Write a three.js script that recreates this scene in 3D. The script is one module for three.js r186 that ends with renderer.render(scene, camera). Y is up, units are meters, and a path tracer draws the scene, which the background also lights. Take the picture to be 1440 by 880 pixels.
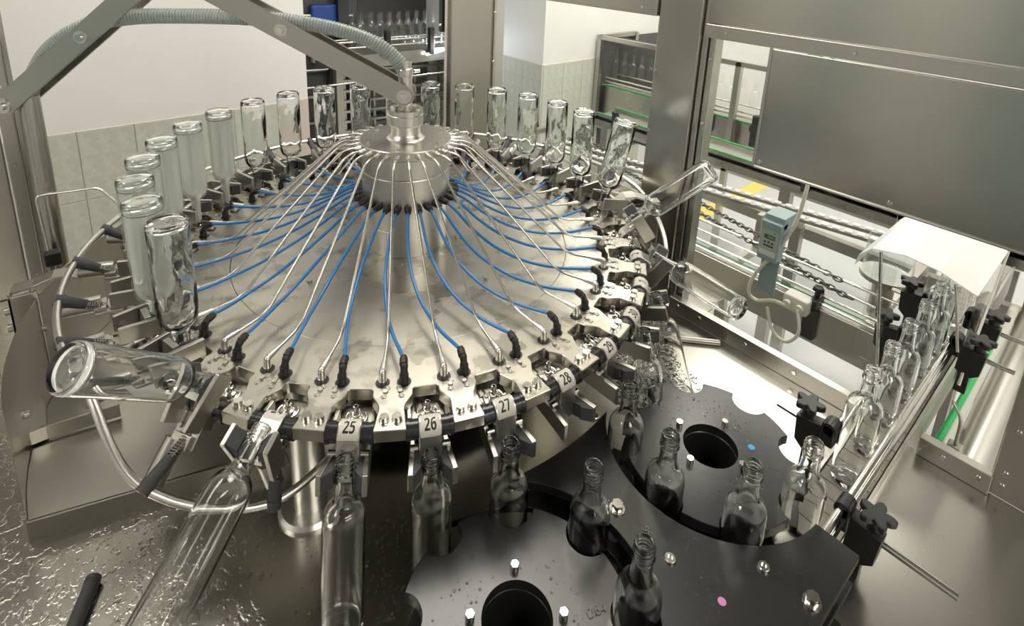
import * as THREE from 'three';
import { mergeGeometries } from 'three/addons/utils/BufferGeometryUtils.js';
import { RoundedBoxGeometry } from 'three/addons/geometries/RoundedBoxGeometry.js';
import { RectAreaLightUniformsLib } from 'three/addons/lights/RectAreaLightUniformsLib.js';

// ------------------------------------------------------------------ camera, light, exposure
const scene = new THREE.Scene();
const renderer = new THREE.WebGLRenderer({ antialias: true });
renderer.toneMapping = THREE.LinearToneMapping;
renderer.toneMappingExposure = 1.12;
renderer.shadowMap.enabled = true;
RectAreaLightUniformsLib.init();
scene.background = new THREE.Color(0x0b0b0b);

const FOCAL = 801.8, PX = 720, PY = 133.2;
const camera = new THREE.PerspectiveCamera(2 * Math.atan(440 / FOCAL) * 180 / Math.PI, 1440 / 880, 0.02, 60);
camera.setViewOffset(1440, 880, 720 - PX, 440 - PY, 1440, 880);
camera.position.set(-0.6591, 0.7257, 1.1401);
{
  const X = new THREE.Vector3(0.761276, 0.040694, 0.647149), Y = new THREE.Vector3(0.13628, 0.965697, -0.221038), Z = new THREE.Vector3(-0.633945, 0.256465, 0.729616);
  camera.quaternion.setFromRotationMatrix(new THREE.Matrix4().makeBasis(X, Y, Z));
}
camera.updateProjectionMatrix();
scene.add(camera);

const CEIL = 2.3;
// ceiling light panels: [x, z, width, depth, strength]
const PANELS = [
  [-2.5, -0.2, 0.4, 0.9, 14], [0.0, 3.1, 2.0, 0.6, 10], [0.6, -0.5, 0.9, 1.4, 9], [2.6, 2.0, 0.8, 1.2, 12],  // first one added to light the left wall that the cover panel mirrors
  [2.4, -0.9, 0.9, 1.2, 14], [3.6, -0.1, 0.6, 1.4, 7.5], [1.5, -3.4, 1.0, 0.3, 1.3], [-1.3, -1.05, 1.2, 0.4, 10],  // last one added to brighten the back-left wall and tiles
];

// ------------------------------------------------------------------ helpers
let seed = 12345;
const rnd = () => { seed = (seed * 1664525 + 1013904223) >>> 0; return seed / 4294967296; };
const D = Math.PI / 180;
const names = {};
function numbered(n) { const k = names[n] = (names[n] ?? -1) + 1; return k ? n + '_' + String(k).padStart(3, '0') : n; }
function mesh(name, geo, mat, parent) {
  const m = new THREE.Mesh(Array.isArray(geo) ? merge(geo) : geo, mat);
  m.name = parent ? name : numbered(name);
  m.castShadow = m.receiveShadow = true;
  (parent || scene).add(m);
  return m;
}
function tag(o, label, category, group, kind) {
  if (label) o.userData.label = label;
  if (category) o.userData.category = category;
  if (group) o.userData.group = group;
  if (kind) o.userData.kind = kind;
  return o;
}
function thing(name, label, category, pos = [0, 0, 0], turn = 0, group) {
  const g = new THREE.Group(); g.name = numbered(name); g.position.set(...pos); g.rotation.y = turn; scene.add(g);
  return tag(g, label, category, group);
}
function copy(o, label, group) { const c = o.clone(); c.name = numbered(o.name.replace(/_\d{3}$/, '')); c.userData = { ...o.userData }; if (label) c.userData.label = label; if (group) c.userData.group = group; scene.add(c); return c; }
function struct(name, geo, mat) { const m = mesh(name, geo, mat); m.userData.kind = 'structure'; return m; }
function merge(list) {
  const l = list.map((g) => { let q = g.index ? g.toNonIndexed() : g; for (const k of Object.keys(q.attributes)) if (!['position', 'normal', 'uv'].includes(k)) q.deleteAttribute(k); return q; });
  return mergeGeometries(l);
}
function box(x0, x1, y0, y1, z0, z1, r = 0) {
  const w = x1 - x0, h = y1 - y0, d = z1 - z0;
  const g = r ? new RoundedBoxGeometry(w, h, d, 2, Math.min(r, w / 2.01, h / 2.01, d / 2.01)) : new THREE.BoxGeometry(w, h, d);
  g.translate((x0 + x1) / 2, (y0 + y1) / 2, (z0 + z1) / 2);
  return r ? g : metreUV(g);
}
function metreUV(g, s = 1) {   // uv in metres from each face's own direction, so that textures keep their real size
  if (g.index) g = g.toNonIndexed();
  if (!g.attributes.normal) g.computeVertexNormals();
  const p = g.attributes.position, uv = new Float32Array(p.count * 2), a = new THREE.Vector3(), b = new THREE.Vector3(), c = new THREE.Vector3();
  for (let i = 0; i < p.count; i += 3) {
    a.fromBufferAttribute(p, i); b.fromBufferAttribute(p, i + 1); c.fromBufferAttribute(p, i + 2);
    const n = b.clone().sub(a).cross(c.clone().sub(a)), X = Math.abs(n.x), Y = Math.abs(n.y), Z = Math.abs(n.z);
    [a, b, c].forEach((v, k) => { const [u, w] = Y >= X && Y >= Z ? [v.x, v.z] : X >= Z ? [v.z, v.y] : [v.x, v.y]; uv[(i + k) * 2] = u * s; uv[(i + k) * 2 + 1] = w * s; });
  }
  g.setAttribute('uv', new THREE.BufferAttribute(uv, 2));
  return g;
}
function cyl(p, q, r0, r1 = r0, seg = 16, open = false) {
  const a = new THREE.Vector3(...p), b = new THREE.Vector3(...q), d = b.clone().sub(a), L = d.length();
  const g = new THREE.CylinderGeometry(r1, r0, L, seg, 1, open);
  g.translate(0, L / 2, 0);
  g.applyQuaternion(new THREE.Quaternion().setFromUnitVectors(new THREE.Vector3(0, 1, 0), d.normalize()));
  return g.translate(a.x, a.y, a.z);
}
function hexHead(p, q, r) { return cyl(p, q, r, r * 0.94, 6); }
function tube(pts, r, seg = 40, rad = 8, closed = false, tension = 0.5, kind = 'catmullrom') {
  const c = new THREE.CatmullRomCurve3(pts.map((v) => new THREE.Vector3(...v)), closed, kind, tension);
  const g = new THREE.TubeGeometry(c, seg, r, rad, closed);
  if (closed) return g;
  const caps = [0, 1].map((t) => { const a = c.getPointAt(t), d = c.getTangentAt(t).multiplyScalar(t ? 1 : -1); const k = new THREE.CircleGeometry(r, rad); k.applyQuaternion(new THREE.Quaternion().setFromUnitVectors(new THREE.Vector3(0, 0, 1), d)); return k.translate(a.x, a.y, a.z); });
  return merge([g, ...caps]);
}
function bentTube(pts, r, bend, rad = 8) {   // straight runs joined by rounded bends
  const V = pts.map((p) => new THREE.Vector3(...p)), path = new THREE.CurvePath();
  let from = V[0];
  for (let i = 1; i < V.length - 1; i++) {
    const a = V[i].clone().sub(V[i - 1]).normalize(), b = V[i + 1].clone().sub(V[i]).normalize();
    const k = Math.min(bend, V[i].distanceTo(V[i - 1]) * 0.48, V[i].distanceTo(V[i + 1]) * 0.48);
    const p = V[i].clone().addScaledVector(a, -k), q = V[i].clone().addScaledVector(b, k);
    path.add(new THREE.LineCurve3(from, p)); path.add(new THREE.QuadraticBezierCurve3(p, V[i], q)); from = q;
  }
  path.add(new THREE.LineCurve3(from, V[V.length - 1]));
  const out = [];
  for (const c of path.curves) { const n = c.isLineCurve3 ? 1 : 6; for (let i = out.length ? 1 : 0; i <= n; i++) out.push(c.getPoint(i / n)); }
  // sweep with parallel frames
  const ring = [], pos = [], nor = [], uv = [], idx = [];
  let N = new THREE.Vector3(0, 1, 0);
  let len = 0;
  out.forEach((p, i) => {
    const T = (out[i + 1] || p).clone().sub(out[i - 1] || p).normalize();
    if (Math.abs(T.dot(N)) > 0.95) N.set(1, 0, 0.2);
    N = N.clone().addScaledVector(T, -N.dot(T)).normalize();
    const Bn = T.clone().cross(N);
    if (i) len += p.distanceTo(out[i - 1]);
    for (let k = 0; k <= rad; k++) { const a = k / rad * 2 * Math.PI, d = N.clone().multiplyScalar(Math.cos(a)).addScaledVector(Bn, Math.sin(a)); pos.push(p.x + d.x * r, p.y + d.y * r, p.z + d.z * r); nor.push(d.x, d.y, d.z); uv.push(k / rad * r * 6.28, len); }
  });
  for (let i = 0; i < out.length - 1; i++) for (let k = 0; k < rad; k++) { const a = i * (rad + 1) + k, b = a + rad + 1; idx.push(a, a + 1, b, b, a + 1, b + 1); }
  const g = new THREE.BufferGeometry();
  g.setAttribute('position', new THREE.Float32BufferAttribute(pos, 3)); g.setAttribute('normal', new THREE.Float32BufferAttribute(nor, 3)); g.setAttribute('uv', new THREE.Float32BufferAttribute(uv, 2)); g.setIndex(idx);
  return g;
}
function lathe(pts, seg = 48) { return new THREE.LatheGeometry(pts.map(([r, y]) => new THREE.Vector2(r, y)), seg); }
function latheSharp(pts, seg = 48) {   // each run its own flat-shaded band, so that edges stay crisp
  const out = []; for (let i = 0; i < pts.length - 1; i++) out.push(new THREE.LatheGeometry([new THREE.Vector2(...pts[i]), new THREE.Vector2(...pts[i + 1])], seg)); return merge(out);
}
function extrude(shape, depth, bevel = 0, seg = 12) { return new THREE.ExtrudeGeometry(shape, { depth, bevelEnabled: bevel > 0, bevelSize: bevel, bevelThickness: bevel, bevelSegments: 1, curveSegments: seg }); }
function flat(shape, yTop, thick, bevel = 0, seg = 24) {   // shape drawn in (x, z) -> slab whose top is at yTop
  const g = extrude(shape, thick - 2 * bevel, bevel, seg);
  g.rotateX(Math.PI / 2); g.translate(0, yTop - bevel, 0);   // (x, y, z) -> (x, -z, y)
  return metreUV(g);
}
const pol = (r, mdeg, y = 0) => [r * Math.sin(mdeg * D), y, r * Math.cos(mdeg * D)];

// ------------------------------------------------------------------ textures
function hash(x, y, s) { let h = (x * 374761393 + y * 668265263 + s * 974711) | 0; h = Math.imul(h ^ (h >>> 13), 1274126177); return ((h ^ (h >>> 16)) >>> 0) / 4294967296; }
function vnoise(x, y, s, px, py) {   // tiling value noise
  const x0 = Math.floor(x), y0 = Math.floor(y), fx = x - x0, fy = y - y0, w = (t) => t * t * (3 - 2 * t), m = (a, n) => ((a % n) + n) % n;
  const a = hash(m(x0, px), m(y0, py), s), b = hash(m(x0 + 1, px), m(y0, py), s), c = hash(m(x0, px), m(y0 + 1, py), s), d = hash(m(x0 + 1, px), m(y0 + 1, py), s);
  return (a + (b - a) * w(fx)) * (1 - w(fy)) + (c + (d - c) * w(fx)) * w(fy);
}
function fbm(u, v, s, fx, fy, oct) { let t = 0, a = 0.5, n = 0; for (let o = 0; o < oct; o++) { t += a * vnoise(u * fx, v * fy, s + o, fx, fy); n += a; a *= 0.5; fx *= 2; fy *= 2; } return t / n; }
function dataTex(size, f, srgb, repeat) {
  const d = new Uint8Array(size * size * 4);
  for (let y = 0; y < size; y++) for (let x = 0; x < size; x++) { const c = f(x / size, y / size), i = (y * size + x) * 4; const [r, g, b] = Array.isArray(c) ? c : [c, c, c]; d[i] = r * 255; d[i + 1] = g * 255; d[i + 2] = b * 255; d[i + 3] = 255; }
  const t = new THREE.DataTexture(d, size, size); t.wrapS = t.wrapT = THREE.RepeatWrapping; t.magFilter = THREE.LinearFilter; t.minFilter = THREE.LinearMipmapLinearFilter;
  if (srgb) t.colorSpace = THREE.SRGBColorSpace; if (repeat) t.repeat.set(...repeat); t.needsUpdate = true; return t;
}
const cl = (v, a = 0, b = 1) => Math.min(b, Math.max(a, v));
const roughBlotch = dataTex(512, (u, v) => cl(0.64 + 0.3 * (fbm(u, v, 3, 6, 6, 3) - 0.5) + 0.05 * (fbm(u, v, 9, 120, 120, 2) - 0.5)), false, [1.6, 1.6]);
const plateStain = dataTex(512, (u, v) => { const n = fbm(u, v, 31, 5, 5, 6), m = fbm(u, v, 77, 14, 14, 4), k = 0.9 + 0.14 * (n - 0.5) - (m > 0.64 ? (m - 0.64) * 0.8 : 0); return [cl(k), cl(k * 0.992), cl(k * 0.97)]; }, true, [1.9, 1.9]);
const wetRough = dataTex(512, (u, v) => { const n = fbm(u, v, 51, 7, 7, 5); const k = cl((n - 0.48) / 0.16); return cl(0.74 + 0.3 * (n - 0.5) - 0.24 * k * k * (3 - 2 * k)); }, false, [2.4, 2.4]);
const dripBump = dataTex(512, (u, v) => { const a = fbm(u, v, 71, 5, 3, 2), b = fbm(u, v, 73, 14, 9, 2); return cl(0.5 + 1.3 * (a - 0.5) + 0.22 * (b - 0.5)); }, false, [1, 1]);
const dropBump = dataTex(1024, (u, v) => { const a = fbm(u, v, 81, 22, 22, 4), b = fbm(u, v, 85, 6, 6, 3); return cl((a - 0.555 - 0.3 * (0.5 - b)) * 9); }, false, [4.6, 4.6]);
const tileTone = dataTex(256, (u, v) => { const k = 0.93 + 0.12 * (fbm(u, v, 101, 5, 5, 5) - 0.5); return [k, k, k]; }, true, [3, 3]);
const wallTone = dataTex(256, (u, v) => { const k = 0.96 + 0.06 * (fbm(u, v, 111, 4, 4, 5) - 0.5); return [k, k, k]; }, true, [0.7, 0.7]);
const mistTone = dataTex(256, (u, v) => { const k = 0.9 + 0.28 * (fbm(u, v, 131, 6, 3, 5) - 0.5); return [cl(k), cl(k), cl(k * 0.985)]; }, true);

// ------------------------------------------------------------------ materials
const std = (o) => new THREE.MeshStandardMaterial(o), phys = (o) => new THREE.MeshPhysicalMaterial(o);
const rgb = (r, g, b) => new THREE.Color().setRGB(r, g, b);
const STEEL = rgb(0.49, 0.476, 0.43);
const M = {
  plate: std({ color: rgb(0.60, 0.585, 0.535), metalness: 1, roughness: 0.46, roughnessMap: wetRough, map: plateStain }),
  arm: std({ color: rgb(0.66, 0.645, 0.60), metalness: 1, roughness: 0.3 }),
  steel: std({ color: STEEL, metalness: 1, roughness: 0.32 }),
  sheet: std({ color: STEEL, metalness: 1, roughness: 0.45, roughnessMap: roughBlotch }),
  turned: std({ color: rgb(0.72, 0.705, 0.66), metalness: 1, roughness: 0.3 }),
  polished: std({ color: rgb(0.72, 0.705, 0.66), metalness: 1, roughness: 0.16 }),
  tube: std({ color: rgb(0.60, 0.58, 0.53), metalness: 1, roughness: 0.26 }),
  springSteel: std({ color: rgb(0.24, 0.235, 0.22), metalness: 1, roughness: 0.4 }),
  table: std({ color: STEEL, metalness: 1, roughness: 0.25 }),
  pan: std({ color: STEEL, metalness: 1, roughness: 0.31 }),
  wetTable: std({ color: STEEL, metalness: 1, roughness: 0.25, bumpMap: dropBump, bumpScale: 0.00028 }),
  panel: std({ color: STEEL, metalness: 1, roughness: 0.22 }),
  post: std({ color: STEEL, metalness: 1, roughness: 0.27 }),
  rail: std({ color: STEEL, metalness: 1, roughness: 0.3 }),
  black: std({ color: rgb(0.016, 0.016, 0.015), roughness: 0.42 }),
  plastic: std({ color: rgb(0.020, 0.020, 0.019), roughness: 0.27 }),
  rubber: std({ color: rgb(0.05, 0.05, 0.052), roughness: 0.6 }),
  shaft: std({ color: rgb(0.02, 0.02, 0.022), roughness: 0.25 }),
  blue: phys({ color: rgb(0.004, 0.165, 0.46), roughness: 0.32, clearcoat: 0.25, clearcoatRoughness: 0.2 }),
  glass: phys({ color: rgb(0.985, 0.995, 0.985), transmission: 1, thickness: 0.003, ior: 1.47, roughness: 0.0, metalness: 0 }),
  wetGlass: phys({ color: rgb(0.985, 0.995, 0.985), transmission: 1, thickness: 0.003, ior: 1.47, roughness: 0.0, bumpMap: dripBump, bumpScale: 0.0024 }),
  thinGlass: phys({ color: rgb(0.985, 0.995, 0.985), transmission: 1, thickness: 0, ior: 1.75, roughness: 0.0 }),
  farGlass: phys({ color: rgb(0.985, 0.995, 0.985), transmission: 1, thickness: 0, ior: 1.6, roughness: 0.02 }),
  mist: phys({ color: rgb(0.98, 0.98, 0.965), map: mistTone, roughness: 0.95, transmission: 0.25, thickness: 0 }),
  pane: phys({ color: rgb(0.98, 0.99, 0.985), transmission: 1, thickness: 0, ior: 1.35, roughness: 0.0 }),
  hood: phys({ color: rgb(0.95, 0.95, 0.94), transmission: 0.45, thickness: 0, ior: 1.5, roughness: 0.35 }),
  clearSheet: phys({ color: rgb(0.95, 0.96, 0.96), transmission: 1, thickness: 0, ior: 1.5, roughness: 0.02 }),
  hose: phys({ color: rgb(0.72, 0.76, 0.73), transmission: 0.75, thickness: 0, ior: 1.45, roughness: 0.3 }),
  hoseRib: phys({ color: rgb(0.55, 0.59, 0.565), roughness: 0.3, transmission: 0.4, thickness: 0 }),
  water: phys({ color: rgb(0.96, 0.97, 0.96), transmission: 1, thickness: 0.003, ior: 1.33, roughness: 0.02 }),
  wall: std({ color: rgb(0.80, 0.80, 0.775), roughness: 0.5, map: wallTone }),
  tile: std({ color: rgb(0.62, 0.64, 0.565), roughness: 0.22, map: tileTone }),
  grout: std({ color: rgb(0.55, 0.47, 0.42), roughness: 0.8 }),
  floor: std({ color: rgb(0.62, 0.635, 0.64), roughness: 0.45, map: wallTone }),
  ceiling: std({ color: rgb(0.26, 0.26, 0.25), roughness: 0.8 }),
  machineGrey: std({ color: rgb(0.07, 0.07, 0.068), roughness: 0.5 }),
  yellow: std({ color: rgb(0.82, 0.67, 0.14), roughness: 0.6 }),
  green: std({ color: rgb(0.01, 0.34, 0.06), roughness: 0.4 }),
  greenTube: std({ color: rgb(0.02, 0.58, 0.14), roughness: 0.3 }),
  white: std({ color: rgb(0.80, 0.80, 0.77), roughness: 0.5 }),
  cream: std({ color: rgb(0.72, 0.70, 0.62), roughness: 0.5 }),
  boxBlue: std({ color: rgb(0.27, 0.36, 0.37), roughness: 0.5 }),
  chainBrown: std({ color: rgb(0.25, 0.235, 0.20), roughness: 0.5 }),
  chainDark: std({ color: rgb(0.14, 0.14, 0.13), roughness: 0.5, metalness: 0.4 }),
  dotBlue: std({ color: rgb(0.01, 0.32, 0.68), roughness: 0.4 }),
  dotPink: std({ color: rgb(0.55, 0.22, 0.42), roughness: 0.4 }),
  red: std({ color: rgb(0.75, 0.05, 0.03), roughness: 0.4 }),
  lamp: std({ color: rgb(0.9, 0.9, 0.9), emissive: rgb(1, 0.985, 0.94), emissiveIntensity: 6, roughness: 0.5 }),
  blueBin: std({ color: rgb(0.02, 0.07, 0.32), roughness: 0.5 }),
};

// ------------------------------------------------------------------ the building
const FLOOR = -1.2, WALLZ = -1.68, TB = -0.09;
struct('floor', box(-3.2, 6, FLOOR - 0.1, FLOOR, -6.2, 4.2), M.floor);
struct('ceiling', box(-3.2, 6, CEIL, CEIL + 0.1, -6.2, 4.2), M.ceiling);
function wallWithTiles(name, along, fixed, a0, a1, z0, mat, facing, tileFrom = a0, tileTo = a1, thick = 0.12) {
  // wall running along x ('x') or z ('z'); tiles below TB, each its own piece
  const g = along === 'x' ? box(a0, a1, FLOOR, CEIL, fixed - thick, fixed) : box(Math.min(fixed, fixed + facing * -thick), Math.max(fixed, fixed + facing * -thick), FLOOR, CEIL, a0, a1);
  const w = struct(name, g, mat);
  const tw = 0.2, th = 0.3, e = 0.0015, t = 0.006;
  const tg = along === 'x' ? new THREE.BoxGeometry(tw - 2 * e, th - 2 * e, t) : new THREE.BoxGeometry(t, th - 2 * e, tw - 2 * e);
  metreUV(tg);
  for (let r = 0; r < 4; r++) for (let a = tileFrom; a + tw <= tileTo + 0.001; a += tw) {
    const m = mesh('tile', tg, M.tile, w), y = TB - th / 2 - r * th;
    if (along === 'x') m.position.set(a + tw / 2, y, fixed + t / 2); else m.position.set(fixed + facing * t / 2, y, a + tw / 2);
  }
  const gb = along === 'x' ? box(tileFrom, tileTo, FLOOR, TB, fixed, fixed + 0.0035) : box(Math.min(fixed, fixed + facing * 0.0035), Math.max(fixed, fixed + facing * 0.0035), FLOOR, TB, tileFrom, tileTo);
  mesh('grout', gb, M.grout, w);
  return w;
}
wallWithTiles('wall_back', 'x', WALLZ, -3.2, 0.40, 0, M.wall, 1, -1.76, 0.40);
wallWithTiles('wall_pillar', 'x', WALLZ, 2.065, 6, 0, M.wall, 1, 2.07, 3.27);
wallWithTiles('wall_reveal', 'z', 2.065, -3.2, WALLZ - 0.12, 0, M.wall, -1, WALLZ - 1.2, WALLZ, 0.1);
struct('wall_left', box(-3.3, -3.2, FLOOR, CEIL, -6.2, 4.2), M.wall);
struct('door_1', [box(-3.2, -3.16, FLOOR, 0.9, -0.85, -0.5), box(-3.2, -3.16, FLOOR, 0.9, 0.3, 1.2)], M.boxBlue);  // unseen dark doors, added so the cover panel mirrors dark bands
struct('wall_front', box(-3.2, 6, FLOOR, CEIL, 4.2, 4.3), M.wall);
struct('wall_right', box(6, 6.1, FLOOR, CEIL, -6.2, 4.2), M.wall);
struct('wall_far_hall', box(-3.2, 6, FLOOR, CEIL, -6.3, -6.2), M.wall);
struct('wall_hall_left', box(-0.6, -0.5, FLOOR, CEIL, -6.2, WALLZ - 0.12), M.wall);
for (const [x, z, w, d, k] of PANELS) {
  const t = thing('ceiling_light', z < -2 ? 'flat ceiling light in the dark hall behind the doorway' : 'flat rectangular fluorescent ceiling light above the machine, some added to brighten walls', 'ceiling light', [x, CEIL, z], 0, z < -2 ? undefined : 'ceiling lights over the bottling line');
  mesh('frame', merge([box(-w / 2 - 0.03, w / 2 + 0.03, -0.04, 0, -d / 2 - 0.03, -d / 2), box(-w / 2 - 0.03, w / 2 + 0.03, -0.04, 0, d / 2, d / 2 + 0.03), box(-w / 2 - 0.03, -w / 2, -0.04, 0, -d / 2, d / 2), box(w / 2, w / 2 + 0.03, -0.04, 0, -d / 2, d / 2)]), M.white, t);
  const m = M.lamp.clone(); m.emissiveIntensity = k * 0.25;
  mesh('light_panel', box(-w / 2, w / 2, -0.03, 0, -d / 2, d / 2), m, t);
  const L = new THREE.RectAreaLight(0xfff8ec, k, w, d); L.position.set(x, CEIL - 0.045, z); L.rotation.x = -Math.PI / 2; scene.add(L);
}

// ------------------------------------------------------------------ enclosure of the rinser
const EX = 0.70, TY = -0.31, TOPY = 0.545;
{
  // table
  const t = thing('steel_table', 'wide wet stainless steel table under the bottle rinser', 'table', [0, FLOOR, 0]);
  mesh('table_top', box(-0.50, EX, TY - 0.03 - FLOOR, TY - FLOOR, -0.9, 1.35), M.table, t);
  mesh('table_top', box(-1.25, -0.50, TY - 0.03 - FLOOR, TY - FLOOR, -0.9, 1.35), M.wetTable, t);
  mesh('apron', merge([box(-1.2, EX - 0.03, 0.25, TY - 0.03 - FLOOR, -0.86, -0.84), box(-1.2, EX - 0.03, 0.25, TY - 0.03 - FLOOR, 1.28, 1.3), box(EX - 0.05, EX - 0.03, 0.25, TY - 0.03 - FLOOR, -0.84, 1.28), box(-1.2, -1.18, 0.25, TY - 0.03 - FLOOR, -0.84, 1.28)]), M.steel, t);
  for (const [x, z] of [[-1.1, -0.75], [0.6, -0.75], [-1.1, 1.2], [0.6, 1.2]]) mesh('leg', box(x - 0.04, x + 0.04, 0, 0.25, z - 0.04, z + 0.04, 0.004), M.steel, t);
}
function screwRow(list, n, r = 0.005) { return list.map(([x, y, z]) => cyl([x, y, z], [x + n[0] * 0.004, y + n[1] * 0.004, z + n[2] * 0.004], r, r * 0.8, 10)); }
{
  // wide column between the two windows
  const t = thing('enclosure_column', 'wide brushed steel column between the two machine windows', 'column', [EX, TY, 0.19]);
  mesh('face', box(0, 0.035, 0, 1.9, 0, 0.135, 0.004), M.post, t);
  mesh('flange', box(0.012, 0.05, 0, 1.9, 0.137, 0.153, 0.002), M.rail, t);
  mesh('side_strip', box(0.02, 0.06, 0, 1.9, 0.155, 0.172, 0.002), M.post, t);
  for (const y of [0.1, 0.33, 0.52, 0.7, 0.83]) { mesh('screw', screwRow([[0.0, y, 0.007]], [-1, 0, 0], 0.004), M.polished, t); mesh('screw', screwRow([[0.02, y + 0.06, 0.163]], [-1, 0, 0], 0.005), M.polished, t); }
}
{
  const t = thing('corner_column', 'tall steel corner column beside the dark doorway', 'column', [EX, TY, -0.865]);
  mesh('face', box(0, 0.04, 0, 1.9, 0.02, 0.305, 0.003), M.post, t);
  mesh('edge_strip', box(-0.012, 0.04, 0, 1.9, 0, 0.022, 0.003), M.polished, t);
  mesh('flange', box(0.008, 0.05, 0, 1.9, 0.306, 0.322, 0.002), M.turned, t);
  for (const y of [0.35, 0.59, 0.78]) mesh('screw', screwRow([[0.008, y, 0.314]], [-1, 0, 0], 0.005), M.polished, t);
  mesh('hinge', box(-0.02, 0.02, 0.66, 0.86, -0.03, -0.005, 0.003), M.black, t);
  mesh('hinge_screw', [...screwRow([[-0.02, 0.69, -0.017], [-0.02, 0.83, -0.017]], [-1, 0, 0], 0.007)], M.polished, t);
}
{
  const t = thing('top_rail', 'horizontal steel rail over the right hand window', 'rail', [EX, TOPY, 0.345]);
  mesh('rail_face', box(-0.012, 0.03, -0.035, 0, 0, 0.745, 0.002), M.rail, t);
  for (const z of [0.06, 0.36, 0.66]) mesh('screw', screwRow([[-0.012, -0.017, z]], [-1, 0, 0], 0.005), M.polished, t);
  const u = thing('upper_fascia', 'plain brushed steel fascia above the right hand window rail', 'panel', [EX, TOPY, 0.345]);
  mesh('sheet', box(0.0, 0.02, 0.002, 1.0, 0, 0.745), M.panel, u);
  const v = thing('top_rail', 'narrow steel rail over the window beside the corner column', 'rail', [EX, TOPY, -0.54]);
  mesh('rail_face', box(-0.01, 0.03, 0.0, 0.05, 0, 0.728, 0.002), M.rail, v);
  mesh('sheet', box(0.0, 0.02, 0.052, 1.0, 0, 0.728), M.panel, v);
  for (const z of [0.2, 0.45, 0.68]) mesh('screw', screwRow([[-0.01, 0.02, z]], [-1, 0, 0], 0.005), M.polished, v);
}
{
  const t = thing('cover_panel', 'large brushed steel cover plate hung over the right window', 'panel', [EX - 0.02, 0.214, 0.528]);
  mesh('sheet', box(0, 0.008, 0, 0.295, 0, 0.563, 0.002), M.panel, t);
  mesh('edge_bead', [bentTube([[-0.001, 0.3, 0.001], [-0.001, 0.0, 0.001], [-0.001, 0, 0.563]], 0.0035, 0.006)], M.rail, t);
  for (const z of [0.016, 0.3]) mesh('screw', screwRow([[0, 0.014, z]], [-1, 0, 0], 0.006), M.polished, t);
  const b = thing('bottom_rail', 'low steel rail along the table under the right window', 'rail', [EX, TY, 0.34]);
  mesh('rail_face', box(-0.012, 0.012, 0, 0.045, 0, 0.50, 0.002), M.rail, b);
  mesh('rail_face', box(-0.012, 0.012, 0, 0.045, 0.635, 0.76, 0.002), M.rail, b);
  for (const z of [0.03, 0.10, 0.24, 0.37, 0.68, 0.74]) mesh('screw', screwRow([[-0.012, 0.028, z]], [-1, 0, 0], 0.006), M.polished, b);
  const c = thing('bottom_rail', 'low dark steel rail between the column and the corner column', 'rail', [EX, TY, -0.54]);
  mesh('rail_face', box(-0.012, 0.012, 0, 0.14, 0, 0.728, 0.002), M.post, c);
}
{
  const t = thing('door_post', 'dark steel door post beyond the conveyor, with round screws', 'post', [EX, TY, 1.095]);
  mesh('face', box(0, 0.04, 0, 1.9, 0, 0.075, 0.003), M.rail, t);
  for (const y of [0.03, 0.06, 0.16, 0.3]) mesh('screw', screwRow([[0, y, 0.02]], [-1, 0, 0], 0.006), M.polished, t);
  const p = thing('side_panel', 'dark steel side panel beyond the door post', 'panel', [EX, TY, 1.172]);
  mesh('sheet', box(0.005, 0.02, 0, 1.9, 0, 0.9), M.rail, p);
  mesh('kick_strip', box(-0.004, 0.005, 0, 0.09, 0, 0.9), M.rail, p);
}
{
  // glass panes
  const w1 = struct('window_1', box(EX + 0.012, EX + 0.016, TY + 0.04, TOPY, 0.36, 0.84), M.pane);
  const w2 = struct('window_2', box(EX + 0.012, EX + 0.016, TY + 0.13, TOPY + 0.02, -0.54, 0.19), M.pane);
}
{
  const t = thing('corner_post', 'narrow steel corner post beside the arm support tube', 'post', [-0.715, TY, -0.86]);
  mesh('profile', box(-0.03, 0.0, 0, 1.9, 0, 0.04, 0.003), M.rail, t);
  mesh('profile', box(0.0, 0.012, 0, 1.9, -0.02, 0.02, 0.002), M.post, t);
  for (const y of [0.06, 0.4, 0.62]) mesh('screw', screwRow([[-0.016, y, 0.04]], [0, 0, 1], 0.006), M.polished, t);
  const d = thing('steel_door', 'bright stainless steel door leaf left of the corner post', 'door', [-0.75, TY, -0.87]);
  mesh('leaf', box(-0.9, 0, 0.0, 1.9, 0, 0.03, 0.004), M.panel, d);
  mesh('hinge', box(-0.05, 0.004, 0.72, 0.86, 0.03, 0.045, 0.003), M.black, d);
  mesh('hinge_screw', screwRow([[-0.01, 0.735, 0.045]], [0, 0, 1], 0.008), M.polished, d);
}

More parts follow.
